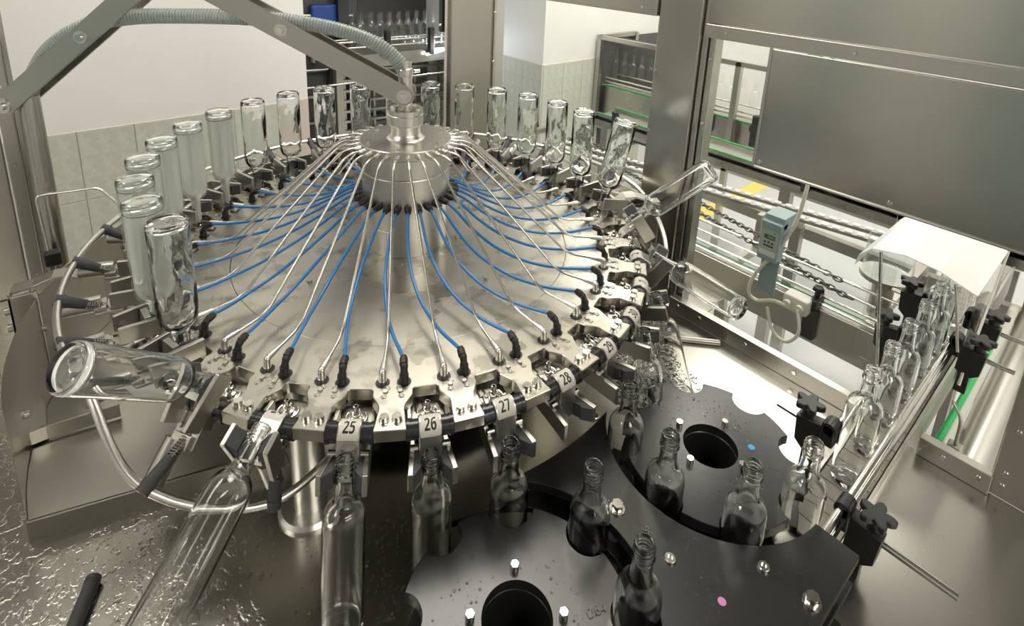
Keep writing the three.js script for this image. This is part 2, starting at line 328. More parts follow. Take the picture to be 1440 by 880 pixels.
// ------------------------------------------------------------------ the collecting pan
{
  const t = thing('drip_pan', 'curved steel drip pan with raised rim around the wheel', 'pan', [0, TY, 0]);
  const R = 0.775, a0 = -86.6, a1 = -268, n = 80, rimY = -0.035 - TY, fl = 0.04;
  const clampX = (p) => [Math.min(p[0], 0.672), p[1], p[2]];
  const pos = [], idx = [];
  for (let i = 0; i <= n; i++) { const a = a0 + (a1 - a0) * i / n; for (const [r, y] of [[R - 0.002, 0], [R - 0.002, rimY], [R + 0.002, rimY], [R + 0.002, 0]]) pos.push(...clampX(pol(r, a, y)).map((v, k) => v + (k === 0 && r > R ? 0.004 * (Math.abs(v) > 0.671 ? 1 : 0) : 0))); }
  for (let i = 0; i < n; i++) for (let k = 0; k < 3; k++) { const p = i * 4 + k, q = p + 4; idx.push(p, p + 1, q, q, p + 1, q + 1); }
  idx.push(0, 3, 1, 1, 3, 2);
  const g = new THREE.BufferGeometry(); g.setAttribute('position', new THREE.Float32BufferAttribute(pos, 3)); g.setIndex(idx);
  const h = g.toNonIndexed(); h.computeVertexNormals();
  mesh('rim_wall', metreUV(h), M.pan, t);
  const s = new THREE.Shape(); let first = true;
  for (let i = 0; i <= n; i++) { const p = clampX(pol(R - 0.003, a0 + (a1 - a0) * i / n)); first ? s.moveTo(p[0], p[2]) : s.lineTo(p[0], p[2]); first = false; }
  s.lineTo(0.45, 0.0); s.lineTo(-0.2, 0.22);
  mesh('pan_floor', flat(s, fl, 0.004), M.pan, t);
  const fw = [[-0.7735, 0.046], [-0.2, 0.22], [0.45, 0.0]], parts = [];
  for (let i = 0; i < 2; i++) { const [x0, z0] = fw[i], [x1, z1] = fw[i + 1], L = Math.hypot(x1 - x0, z1 - z0); const b = box(0, L, 0, fl, -0.003, 0.003); b.rotateY(-Math.atan2(z1 - z0, x1 - x0)); b.translate(x0, 0, z0); parts.push(b); }
  mesh('front_lip', parts, M.pan, t);
  for (const [a, y] of [[-112, 0.2], [-136, 0.21], [-100, 0.12]]) { const p = pol(R - 0.002, a, y), q = pol(R - 0.010, a, y); mesh('rim_bolt', [cyl(p, q, 0.008, 0.007, 12)], M.steel, t); }
}
{
  const t = thing('support_leg', 'round steel support leg on a flanged foot under the wheel', 'leg', [-0.372, TY, 0.283]);
  mesh('column', latheSharp([[0.030, 0], [0.030, 0.285]], 32), M.turned, t);
  mesh('flange', latheSharp([[0.0, 0.012], [0.052, 0.012], [0.058, 0.006], [0.058, 0]], 40), M.turned, t);
}

// ------------------------------------------------------------------ bottles
const BH = 0.265;
const bottleGeo = (() => {
  const outer = [[0, 0.005], [0.018, 0.003], [0.026, 0.0], [0.029, 0.0005], [0.0315, 0.004], [0.032, 0.010], [0.032, 0.050], [0.032, 0.110], [0.032, 0.166], [0.0318, 0.173], [0.0309, 0.180], [0.0292, 0.186], [0.0265, 0.1915], [0.0228, 0.1957], [0.0190, 0.1990], [0.0165, 0.2025], [0.0153, 0.208], [0.0146, 0.218], [0.0138, 0.232], [0.0137, 0.240], [0.0155, 0.2415], [0.0160, 0.2435], [0.0155, 0.2455], [0.0142, 0.247], [0.0141, 0.250], [0.0150, 0.2512], [0.0150, 0.2524], [0.0141, 0.2536], [0.0141, 0.2562], [0.0150, 0.2574], [0.0150, 0.2586], [0.0141, 0.2598], [0.0140, 0.263], [0.0130, 0.265]];
  const inner = [[0.0105, 0.265], [0.0098, 0.263], [0.0098, 0.232], [0.0107, 0.218], [0.0117, 0.207], [0.0133, 0.200], [0.0165, 0.1955], [0.0205, 0.1920], [0.0243, 0.1878], [0.0268, 0.183], [0.0282, 0.178], [0.0289, 0.172], [0.029, 0.164], [0.029, 0.110], [0.029, 0.050], [0.029, 0.014], [0.027, 0.0105], [0.018, 0.010], [0, 0.012]];
  const g = lathe([...outer, ...inner], 40), p = g.attributes.position, uv = g.attributes.uv;
  for (let i = 0; i < p.count; i++) uv.setY(i, p.getY(i) / 0.2);   // even scale along the bottle
  return g;
})();
const mistGeo = lathe([[0.0094, 0.262], [0.0096, 0.232], [0.0104, 0.218], [0.0114, 0.207], [0.0130, 0.1995], [0.0162, 0.195], [0.0202, 0.1915], [0.0240, 0.1873], [0.0265, 0.1825], [0.0279, 0.1775], [0.0286, 0.172], [0.0287, 0.164], [0.0286, 0.016], [0.02, 0.0135], [0, 0.0135]], 32);
const fogBaseGeo = lathe([[0, 0.0042], [0.018, 0.0025], [0.026, -0.0004], [0.029, 0.0], [0.0318, 0.004], [0.0324, 0.010], [0.0324, 0.018], [0.0318, 0.022], [0.0293, 0.020], [0.0292, 0.014], [0.027, 0.0105], [0.018, 0.010], [0, 0.012]], 40);
const farBottleGeo = lathe([[0.001, 0.001], [0.029, 0.001], [0.032, 0.006], [0.032, 0.168], [0.0295, 0.185], [0.020, 0.198], [0.0150, 0.208], [0.0138, 0.24], [0.0155, 0.243], [0.0142, 0.25], [0.0142, 0.265]], 16);
function bottle(label, group, mat = M.glass) { const m = mesh('glass_bottle', bottleGeo, mat); return tag(m, label, 'bottle', group); }

// ------------------------------------------------------------------ the rinser wheel
const M0 = -38.7;                       // direction of station 25
const station = (s) => M0 + 12 * (s - 25);
const HR = 0.578, HY = -0.015;          // hinge of each gripper
const flip = { 23: 47, 24: 108, 25: 168, 26: 180, 27: 180, 28: 180, 29: 180, 30: 172, 1: 162, 2: 120, 3: 55, 4: 12 };
const phi = (s) => flip[s] ?? 0;
{
  const W = thing('rinser_wheel', 'round steel rinser wheel with central hub, steel tubes and blue hoses', 'rinser');
  // outer ring with 30 arms
  const outer = new THREE.Shape(), P = (r, a) => [r * Math.sin(a * D), r * Math.cos(a * D)];
  for (let k = 0; k < 30; k++) {
    const c = M0 + 12 * k, f = (w, r) => Math.asin(w / r) / D;   // half width w at radius r
    const pts = [[0.5055, c - f(0.0185, 0.5055)], [0.5055, c + f(0.0185, 0.5055)], [0.509, c + f(0.022, 0.509)], [0.520, c + f(0.0228, 0.520)], [0.541, c + f(0.0365, 0.541)], [0.548, c + f(0.0382, 0.548)], [0.589, c + f(0.0374, 0.589)], [0.591, c + f(0.0384, 0.591)]];
    const left = pts.slice(2).map(([r, a]) => [r, 2 * c - a]).reverse();
    for (const [r, a] of [...left, ...pts]) { const [x, z] = P(r, a); (k === 0 && r === left[0][0] && a === left[0][1]) ? outer.moveTo(x, z) : outer.lineTo(x, z); }
  }
  outer.closePath();
  const hole = new THREE.Path(); hole.absarc(0, 0, 0.4005, 0, Math.PI * 2, true); outer.holes.push(hole);
  mesh('arm_ring', flat(outer, 0, 0.022, 0.0012, 90), M.plate, W);
  const inn = new THREE.Shape(); inn.absarc(0, 0, 0.399, 0, Math.PI * 2); const ih = new THREE.Path(); ih.absarc(0, 0, 0.06, 0, Math.PI * 2, true); inn.holes.push(ih);
  mesh('inner_plate', flat(inn, -0.0005, 0.02, 0.0008, 90), M.plate, W);
  mesh('shading_drum', [latheSharp([[0.49, -0.022], [0.49, -0.05], [0.42, -0.075], [0.35, -0.085], [0.35, -0.262]], 60)], M.steel, W);  // unseen drum, widened to block light and keep the table below dark
  for (let k = 0; k < 8; k++) { const p = pol(k % 2 ? 0.125 : 0.27, 10 + 45 * k); mesh('plate_screw', [cyl([p[0], -0.001, p[2]], [p[0], 0.006, p[2]], 0.006, 0.005, 6)], M.steel, W); }
  // hub
  const hub = new THREE.Group(); hub.name = 'hub'; W.add(hub);
  mesh('pedestal', latheSharp([[0.0975, 0], [0.0975, 0.062], [0.097, 0.0625], [0.097, 0.118], [0.104, 0.118]], 64), M.turned, hub);
  mesh('lower_drum', latheSharp([[0.09, 0.118], [0.1035, 0.118], [0.1045, 0.120], [0.1045, 0.194], [0.1035, 0.196]], 64), M.turned, hub);
  mesh('upper_drum', latheSharp([[0.1035, 0.1965], [0.1045, 0.1985], [0.1045, 0.244], [0.1075, 0.244]], 64), M.turned, hub);
  mesh('distributor_disc', latheSharp([[0.1075, 0.244], [0.1088, 0.246], [0.1088, 0.265], [0.1075, 0.267], [0.045, 0.267], [0.040, 0.270], [0.0355, 0.277]], 64), M.arm, hub);
  mesh('neck', latheSharp([[0.0355, 0.277], [0.0345, 0.279], [0.0345, 0.302], [0.0405, 0.302]], 48), M.turned, hub);
  mesh('cup', latheSharp([[0.0405, 0.302], [0.0415, 0.304], [0.0415, 0.326], [0.040, 0.3275], [0.0410, 0.329], [0.0410, 0.339], [0.0385, 0.339], [0.036, 0.330], [0, 0.330]], 48), M.turned, hub);
  for (let k = 0; k < 6; k++) { const p = pol(0.092, 20 + 60 * k); mesh('disc_screw', [cyl([p[0], 0.267, p[2]], [p[0], 0.272, p[2]], 0.005, 0.004, 8)], M.steel, hub); }
  // hoses and tubes
  const steelTube = bentTube([[0.105, 0.2555, -5], [0.150, 0.2575, -5.0], [0.405, 0.023, 0], [0.476, 0.020, 0]].map(([r, y, a]) => pol(r, a, y)), 0.0029, 0.026, 8);
  const steelEnds = (() => { const g = [];
    g.push(cyl(pol(0.107, -5, 0.2555), pol(0.1165, -5, 0.2555), 0.0068, 0.0068, 8), cyl(pol(0.1165, -5, 0.2555), pol(0.124, -5, 0.256), 0.0052, 0.0045, 10));
    return g; })();
  const elbowS = [cyl(pol(0.462, 0, 0.0205), pol(0.475, 0, 0.020), 0.0042, 0.0050, 10), cyl(pol(0.475, 0, 0.020), pol(0.488, 0, 0.0195), 0.0056, 0.0060, 10), new THREE.SphereGeometry(0.0062, 12, 8).translate(...pol(0.4905, 0, 0.0185)), cyl(pol(0.4912, 0, 0.0185), pol(0.4918, 0, 0.006), 0.0060, 0.0060, 12), cyl(pol(0.4918, 0, 0.006), pol(0.4918, 0, 0.0), 0.0072, 0.0072, 8)];
  const steelElbow = merge(elbowS), steelNipple = merge(steelEnds);
  const hosePts = [[0.122, 0.130, -9.4], [0.150, 0.118, -10.2], [0.20, 0.085, -10.4], [0.26, 0.055, -9.0], [0.33, 0.034, -6.2], [0.40, 0.028, -3.2], [0.45, 0.030, -1.0], [0.474, 0.033, -0.2]];
  const blueHose = tube(hosePts.map(([r, y, a]) => pol(r, a, y)), 0.0034, 30, 8);
  const ringP = (a, y0, r0, r1, rad) => cyl(pol(r0, a, y0[0]), pol(r1, a, y0[1]), rad[0], rad[1], 12);
  const blackNipple = merge([ringP(-9.4, [0.132, 0.131], 0.100, 0.114, [0.0088, 0.0088]), ringP(-9.4, [0.131, 0.1295], 0.114, 0.124, [0.0082, 0.0066]), ringP(-9.4, [0.1295, 0.1285], 0.124, 0.127, [0.0058, 0.0058])]);
  const blackElbow = merge([ringP(-0.1, [0.0335, 0.032], 0.470, 0.4735, [0.0056, 0.0056]), ringP(-0.1, [0.032, 0.028], 0.4735, 0.484, [0.0070, 0.0073]), new THREE.SphereGeometry(0.0070, 12, 8).translate(...pol(0.4865, 0, 0.0262)), cyl(pol(0.487, 0, 0.026), pol(0.4930, 0, 0.015), 0.0062, 0.0060, 12), cyl(pol(0.4928, 0, 0.0165), pol(0.4938, 0, 0.0), 0.0078, 0.0078, 12)]);
  const rim = (r, y) => new THREE.TorusGeometry(r, 0.0011, 5, 20).rotateX(Math.PI / 2).translate(...y);
  const screws = (() => { const g = []; for (const sd of [-1, 1]) for (const [r, a, rr, h] of [[0.5135, sd * 1.35, 0.0048, 0.0035], [0.505, sd * 1.05, 0.0026, 0.0012], [0.523, sd * 1.55, 0.0026, 0.0012]]) { const p = pol(r, a); g.push(cyl([p[0], -0.001, p[2]], [p[0], h, p[2]], rr, rr * 0.8, 10)); if (h < 0.002) g.push(rim(0.0038, [p[0], 0.0006, p[2]])); } return merge(g); })();
  const headGeo = (() => { const g = [cyl([0, 0, 0], [0, 0.0012, 0], 0.0088, 0.0088, 16), hexHead([0, 0.0012, 0], [0, 0.0085, 0], 0.0076)]; return merge(g); })();
  const nozzle = merge([latheSharp([[0.016, -0.03], [0.016, -0.024], [0.0105, -0.023], [0.0105, -0.018], [0.007, -0.0165], [0.0065, -0.008], [0.0045, -0.007], [0.0045, 0.001], [0.0028, 0.002], [0.0024, 0.001]], 20), new THREE.TorusGeometry(0.0165, 0.0028, 8, 24, Math.PI * 1.35).rotateX(Math.PI / 2).rotateY(0.6).translate(0, -0.022, 0)]).translate(0, 0, 0.542);
  const nozzleBase = merge([box(-0.03, 0.03, -0.06, -0.03, 0.508, 0.552, 0.003), box(-0.034, -0.026, -0.045, -0.012, 0.535, 0.558, 0.002)]);
  const hole1 = new THREE.CircleGeometry(0.0122, 20).rotateX(-Math.PI / 2).translate(...pol(0.4922, 0, 0.00035));
  for (let k = 0; k < 30; k++) {
    const put = (n, g, m, a) => { const o = mesh(n, g, m, W); o.rotation.y = a * D; return o; };
    const aS = -34.87 + 12 * k, aB = -30.70 + 12 * k, aA = M0 + 6 + 12 * k, aN = M0 + 12 * k;
    put('steel_tube', steelTube, M.tube, aS); put('tube_nipple', steelNipple, M.turned, aS); put('tube_elbow', steelElbow, M.turned, aS);
    put('blue_hose', blueHose, M.blue, aB); put('hose_nipple', blackNipple, M.black, aB); put('hose_elbow', blackElbow, M.black, aB);
    put('tube_hole', hole1, M.black, aS); put('hose_hole', hole1, M.black, aB);
    put('screw_cluster', screws, M.steel, aA);
    for (const d of [-1.0, 1.0]) { const b = mesh('arm_bolt', headGeo, M.polished, W); b.position.set(...pol(0.571, aA + d)); b.rotation.y = (aA + 20 * d) * D; }
    put('nozzle', nozzle, M.polished, aN); put('nozzle_base', nozzleBase, M.steel, aN);
  }
}

// ------------------------------------------------------------------ grippers, one per station
function numberTexture(n) {
  const c = document.createElement('canvas'); c.width = 128; c.height = 128; const x = c.getContext('2d');
  x.fillStyle = '#c9c6bc'; x.fillRect(0, 0, 128, 128); x.fillStyle = '#16140f'; x.font = 'bold 80px sans-serif'; x.textAlign = 'center'; x.textBaseline = 'middle';
  x.translate(64, 62); x.scale(0.92, 1.12); x.fillText(String(n), 0, 0);
  const t = new THREE.CanvasTexture(c); t.colorSpace = THREE.SRGBColorSpace; return t;
}
const G = (() => {
  const g = {};
  g.shaft = merge([cyl([-0.0368, 0, 0], [0.0368, 0, 0], 0.0148, 0.0148, 24), cyl([-0.0368, 0, 0], [-0.031, 0, 0], 0.0162, 0.0162, 24), cyl([0.031, 0, 0], [0.0368, 0, 0], 0.0162, 0.0162, 24)]);
  const prof = new THREE.Shape();   // drawn in (z, y)
  prof.absarc(0, 0, 0.0182, Math.PI * 0.98, -0.12, true); prof.lineTo(0.0186, -0.060); prof.lineTo(0.010, -0.060); prof.lineTo(0.006, -0.020); prof.lineTo(-0.014, -0.016); prof.closePath();
  const e = extrude(prof, 0.0335, 0.0008, 16); e.translate(0, 0, -0.01675); e.rotateY(-Math.PI / 2); g.block = metreUV(e);
  g.label = (() => { const q = new THREE.CylinderGeometry(0.01925, 0.01925, 0.031, 20, 1, true, 0, Math.PI * 0.62); const uv = q.attributes.uv; for (let i = 0; i < uv.count; i++) uv.setXY(i, 1 - uv.getY(i), uv.getX(i)); q.rotateZ(Math.PI / 2); return q; })();
  const jaw = (s) => { const b = box(s < 0 ? -0.008 : 0, s < 0 ? 0 : 0.008, -0.062, -0.030, -0.040, 0.046, 0.0012); b.rotateY(s * 0.13); b.translate(s * 0.0240, 0, 0.008); return b; };
  const pad = (s) => { const sh = new THREE.Shape(); sh.moveTo(0.0, 0.0); sh.lineTo(-0.011, 0.004); sh.lineTo(-0.0115, 0.016); sh.lineTo(-0.0095, 0.022); sh.lineTo(-0.0115, 0.028); sh.lineTo(-0.001, 0.045); sh.lineTo(0, 0.045); sh.closePath(); const q = extrude(sh, 0.026, 0.0006, 4); q.rotateX(Math.PI / 2); if (s < 0) { q.scale(-1, 1, 1); const ix = q.index; if (!ix) { const p = q.attributes; for (const k of ['position', 'normal', 'uv']) { const a = p[k], w = a.itemSize; for (let i = 0; i < a.count; i += 3) for (let c = 0; c < w; c++) { const t = a.array[(i + 1) * w + c]; a.array[(i + 1) * w + c] = a.array[(i + 2) * w + c]; a.array[(i + 2) * w + c] = t; } } } } q.rotateY(s * 0.16); q.translate(s * 0.0232, -0.033, 0.008); return metreUV(q); };
  g.jaws = [jaw(-1), jaw(1)]; g.pads = [pad(-1), pad(1)];
  g.pins = [-1, 1].map((s) => cyl([s * 0.019, -0.026, 0.010], [s * 0.031, -0.026, 0.010], 0.0055, 0.0055, 12));
  g.bracket = merge([box(-0.024, 0.024, -0.026, -0.020, -0.058, -0.012, 0.0012), box(-0.018, 0.018, -0.034, -0.026, -0.060, -0.040, 0.001), box(-0.020, -0.014, -0.030, 0.0, -0.03, -0.012), box(0.014, 0.020, -0.030, 0.0, -0.03, -0.012)]);
  g.bracketScrew = [-1, 1].map((s) => cyl([s * 0.016, -0.026, -0.032], [s * 0.016, -0.031, -0.032], 0.0048, 0.004, 10));
  // spring rod and follower, pointing inward and down in the upright position
  const A = new THREE.Vector3(0.006, -0.028, -0.045), B = new THREE.Vector3(0.006, -0.060, -0.105), d = B.clone().sub(A).normalize(), L = A.distanceTo(B);
  const n1 = new THREE.Vector3(1, 0, 0), n2 = d.clone().cross(n1), sp = [];
  for (let i = 0; i <= 96; i++) { const t = i / 96, w = t * Math.PI * 2 * 7; const c = A.clone().addScaledVector(d, t * L * 0.42).addScaledVector(n1, 0.0072 * Math.cos(w)).addScaledVector(n2, 0.0072 * Math.sin(w)); sp.push([c.x, c.y, c.z]); }
  g.spring = tube(sp, 0.0012, 150, 5);
  const at = (t) => A.clone().addScaledVector(d, t * L).toArray();
  g.rod = merge([cyl(at(-0.1), at(0.5), 0.0045, 0.0045, 10)]);
  g.follower = merge([cyl(at(0.42), at(0.62), 0.0085, 0.0095, 14), cyl(at(0.62), at(0.93), 0.0095, 0.0100, 14), cyl(at(0.93), at(1.18), 0.0115, 0.0108, 14)]);
  g.weight = merge([cyl([-0.012, -0.028, -0.05], [-0.012, -0.031, -0.112], 0.0155, 0.0155, 20)]);
  return g;
})();
const followerAt = (s) => { const a = station(s), f = (phi(s) - 180) * D, y = -0.063, z = -0.110; const Y = y * Math.cos(f) - z * Math.sin(f), Z = y * Math.sin(f) + z * Math.cos(f); return pol(HR + Z, a, HY + Y); };
const ORD = []; for (let s = 1; s <= 30; s++) ORD.push(s);
const ORDINAL = ['first', 'second', 'third', 'fourth', 'fifth', 'sixth'];
const CLEARLABEL = {
  5: 'clear upside-down bottle right next to the leaning bottle', 6: 'clear upside-down bottle before the white pillar, second from the leaning bottle', 7: 'clear upside-down bottle beside the yellow warning sign', 8: 'clear upside-down bottle before the tiled wall beside the corner column',
  9: 'clear upside-down bottle in front of the corner column', 10: 'clear upside-down bottle between the corner column and the water inlet', 11: 'clear upside-down bottle hidden behind the arm and water inlet', 12: 'clear upside-down bottle before the doorway, next to the arm end',
  13: 'clear upside-down bottle before the doorway beside the white wall edge', 14: 'clear upside-down bottle before the white wall, second from the fogged ones', 15: 'clear upside-down bottle right next to the fogged bottles by the tiles', 22: 'large clear upside-down bottle ending the row of fogged bottles',
};
const GLABEL = {
  23: 'gripper tipped outward over the drip pan, carrying a level bottle', 24: 'gripper tipped downward beside the support leg, carrying a slanting bottle',
  25: 'gripper with the number 25 right of the round support leg', 26: 'gripper with the number 26 between two upright bottles', 27: 'gripper with the number 27 letting its bottle go to a starwheel',
  28: 'empty gripper with the number 28', 29: 'empty gripper with the number 29 beside the starwheel with the blue dot', 30: 'gripper with the number 30 holding a bottle over the beaded water',
  1: 'gripper with the number 1 starting to tip its bottle outward', 2: 'gripper tipped outward with a bottle lying before the window', 3: 'gripper lifting a bottle across the wide steel column', 4: 'gripper folding back under a leaning bottle beside the column',
};
for (const s of ORD) {
  const f = phi(s), up = f > 150;
  const label = GLABEL[s] || 'gripper under the ' + (s >= 16 && s <= 21 ? ORDINAL[s - 16] + ' fogged bottle counted from the doorway' : CLEARLABEL[s]);
  const t = thing('bottle_gripper', label, 'gripper', pol(HR, station(s), HY), 0, f === 0 ? 'grippers holding upside-down bottles' : undefined);
  t.rotation.order = 'YXZ'; t.rotation.set((f - 180) * D, station(s) * D, 0);
  mesh('pivot_shaft', G.shaft, M.shaft, t);
  const blk = mesh('label_block', G.block, M.arm, t);
  if (s >= 22 || s <= 4) { const lb = mesh('number_label', G.label, std({ map: numberTexture(s), roughness: 0.5 }), blk); }
  G.jaws.forEach((g) => mesh('jaw', g, M.steel, t)); G.pads.forEach((g) => mesh('jaw_pad', g, M.rubber, t)); G.pins.forEach((g) => mesh('hinge_pin', g, M.polished, t));
  const br = mesh('lever_bracket', G.bracket, M.steel, t); G.bracketScrew.forEach((g) => mesh('screw', g, M.steel, br));
  mesh('spring_rod', G.rod, M.springSteel, t); mesh('spring', G.spring, M.springSteel, t); mesh('follower', G.follower, M.rubber, t); mesh('counterweight', G.weight, M.steel, t);
  if (s === 28 || s === 29) continue;
  const foggy = s >= 16 && s <= 21;
  const bl = foggy ? `upside-down bottle fogged white, ${ORDINAL[s - 16]} of six counted from the doorway` : f === 0 ? CLEARLABEL[s] : { 23: 'bottle lying nearly level above the drip pan, swinging down', 24: 'large tilted bottle swinging down over the wet table', 25: 'upright bottle whose long body stands clear of the starwheel beside the support leg', 26: 'upright bottle half hidden behind the starwheel with the diameter mark', 27: 'upright bottle leaving the gripper labelled 27', 30: 'upright bottle held by gripper 30 beside the starwheel', 1: 'slightly tilted bottle held by gripper 1 over the beaded table', 2: 'bottle lying sideways in front of the window', 3: 'bottle swinging upward in front of the steel column', 4: 'leaning bottle almost upside down beside the steel column' }[s];
  const b = bottle(bl, foggy ? 'fogged bottles on the rinser wheel' : f === 0 ? 'clear upside-down bottles on the rinser wheel' : undefined, foggy ? M.thinGlass : f === 0 || s === 4 ? M.wetGlass : M.glass);
  const off = new THREE.Vector3(0, -0.018 - BH, 0.032).applyEuler(t.rotation);
  b.position.copy(t.position).add(off); b.rotation.order = 'YXZ'; b.rotation.copy(t.rotation);
  if (s === 27) { b.rotation.set(0, 0, 0); b.position.set(...pol(0.627, station(27) - 0.6, -0.298)); }
  if (foggy) { mesh('spray_mist', mistGeo, M.mist, b); mesh('thick_base', fogBaseGeo, M.glass, b); }
}
{
  const pts = []; for (const s of ORD) pts.push(followerAt(s));
  tag(mesh('guide_ring', tube(pts, 0.0068, 300, 10, true, 0.5, 'centripetal'), M.turned), 'round steel guide ring curving around the wheel', 'guide rail');
}

// ------------------------------------------------------------------ star wheels and guide plates
const S1 = [0.214, 0.745], S2 = [-0.255, 0.732], GY = -0.155, SY = -0.170, PR = 0.164, BASE = -0.298;
function starShape(first) {
  const s = new THREE.Shape(), R = 0.161, n = 8, pr = 0.0345, pts = [];
  for (let k = 0; k < n; k++) {
    const c = first + 45 * k, cx = PR * Math.sin(c * D), cz = PR * Math.cos(c * D);
    // arc of the rim up to the pocket, then round the pocket
    const half = 12.1;
    for (let i = 0; i <= 8; i++) { const a = c - 45 + half + (45 - 2 * half) * i / 8; pts.push([R * Math.sin(a * D), R * Math.cos(a * D)]); }
    const e0 = [R * Math.sin((c - half) * D) - cx, R * Math.cos((c - half) * D) - cz], a0 = Math.atan2(e0[0], e0[1]) / D, e1 = [R * Math.sin((c + half) * D) - cx, R * Math.cos((c + half) * D) - cz]; let a1 = Math.atan2(e1[0], e1[1]) / D;
    let sweep = a1 - a0; while (sweep > 0) sweep -= 360;
    for (let i = 1; i < 14; i++) { const a = a0 + sweep * i / 14; pts.push([cx + pr * Math.sin(a * D), cz + pr * Math.cos(a * D)]); }
  }
  pts.forEach(([x, z], i) => (i ? s.lineTo(x, z) : s.moveTo(x, z))); s.closePath();
  const h = new THREE.Path(); h.absarc(0, 0, 0.0495, 0, Math.PI * 2, true); s.holes.push(h);
  return s;
}
function decalText(text, w, h, color = '#6b6a66') {
  const c = document.createElement('canvas'); c.width = 256; c.height = 128; const x = c.getContext('2d'); x.clearRect(0, 0, 256, 128);
  x.fillStyle = color; x.font = '96px sans-serif'; x.textAlign = 'center'; x.textBaseline = 'middle'; x.fillText(text, 128, 66);
  const t = new THREE.CanvasTexture(c); t.colorSpace = THREE.SRGBColorSpace;
  const m = std({ map: t, transparent: true, roughness: 0.5, polygonOffset: true, polygonOffsetFactor: -2 });
  return [new THREE.PlaneGeometry(w, h).rotateX(-Math.PI / 2), m];
}
function starwheel(center, first, label, bolts) {
  const t = thing('starwheel', label, 'starwheel', [center[0], TY, center[1]]);
  const s = starShape(first);
  mesh('upper_disc', flat(s, SY - TY, 0.020, 0.001, 48), M.plastic, t);
  mesh('lower_disc', flat(s, SY - TY - 0.075, 0.016, 0.001, 48), M.plastic, t);
  mesh('hub_sleeve', latheSharp([[0.0495, SY - TY - 0.02], [0.0495, 0.045], [0.03, 0.045], [0.03, 0.03], [0.0, 0.03]], 40), M.black, t);
  mesh('hub_base', latheSharp([[0.075, 0.0], [0.075, 0.049], [0.05, 0.049]], 40), M.black, t);
  for (const [x, z] of bolts) mesh('bolt', [hexHead([x, SY - TY, z], [x, SY - TY + 0.011, z], 0.0066)], M.polished, t);
  return t;
}
// pocket directions follow the bottles that stand in them
const a1c = Math.atan2(0.3415 - S1[0], 0.908 - S1[1]) / D;
{
  const b1 = [[0.0966, 0.6312], [0.056, 0.748], [0.1106, 0.8592], [0.2348, 0.9022]];
  const ang = b1.map(([x, z]) => Math.atan2(x - S1[0], z - S1[1]) / D);
  const f1 = ang[2];
  const st1 = starwheel(S1, f1, 'black plastic starwheel with a blue dot, feeding bottles from the conveyor', [[-0.007, -0.063], [0.065, -0.008], [-0.063, -0.003], [0.002, 0.062]]);
  mesh('blue_dot', new THREE.CircleGeometry(0.0062, 20).rotateX(-Math.PI / 2).translate(0.058, SY - TY + 0.0006, 0.051), M.dotBlue, st1);
  const f2 = Math.atan2(-0.0988 - S2[0], 0.7144 - S2[1]) / D;
  const st2 = starwheel(S2, f2, 'black plastic starwheel printed with a diameter mark, catching rinsed bottles', [[0.039, -0.051], [-0.051, -0.040], [0.051, 0.039], [-0.039, 0.051]]);
  const [g, m] = decalText('Ø64', 0.044, 0.022); const d = mesh('size_print', g, m, st2); d.position.set(0.092, SY - TY + 0.0006, 0.062); d.rotation.y = -0.35;
  // bottles in the pockets
  const lab = ['bottle in the starwheel pocket closest to gripper 29', 'bottle in the starwheel pocket above the black guide plate', 'bottle in the starwheel pocket next to the blue dot', 'bottle entering the starwheel from the end of the conveyor'];
  const put = (center, a, label) => { const b = bottle(label); b.position.set(center[0] + PR * Math.sin(a * D), BASE, center[1] + PR * Math.cos(a * D)); };
  put(S1, f1 - 90 + 4, lab[0]); put(S1, f1 - 45, lab[1]); put(S1, f1, lab[2]); put(S1, f1 + 45, lab[3]);
  put(S2, f2, 'bottle in the rinsed-side starwheel between the two guide plates'); put(S2, f2 - 45, 'bottle in the rinsed-side starwheel at the foreground edge of the guide plate');
}
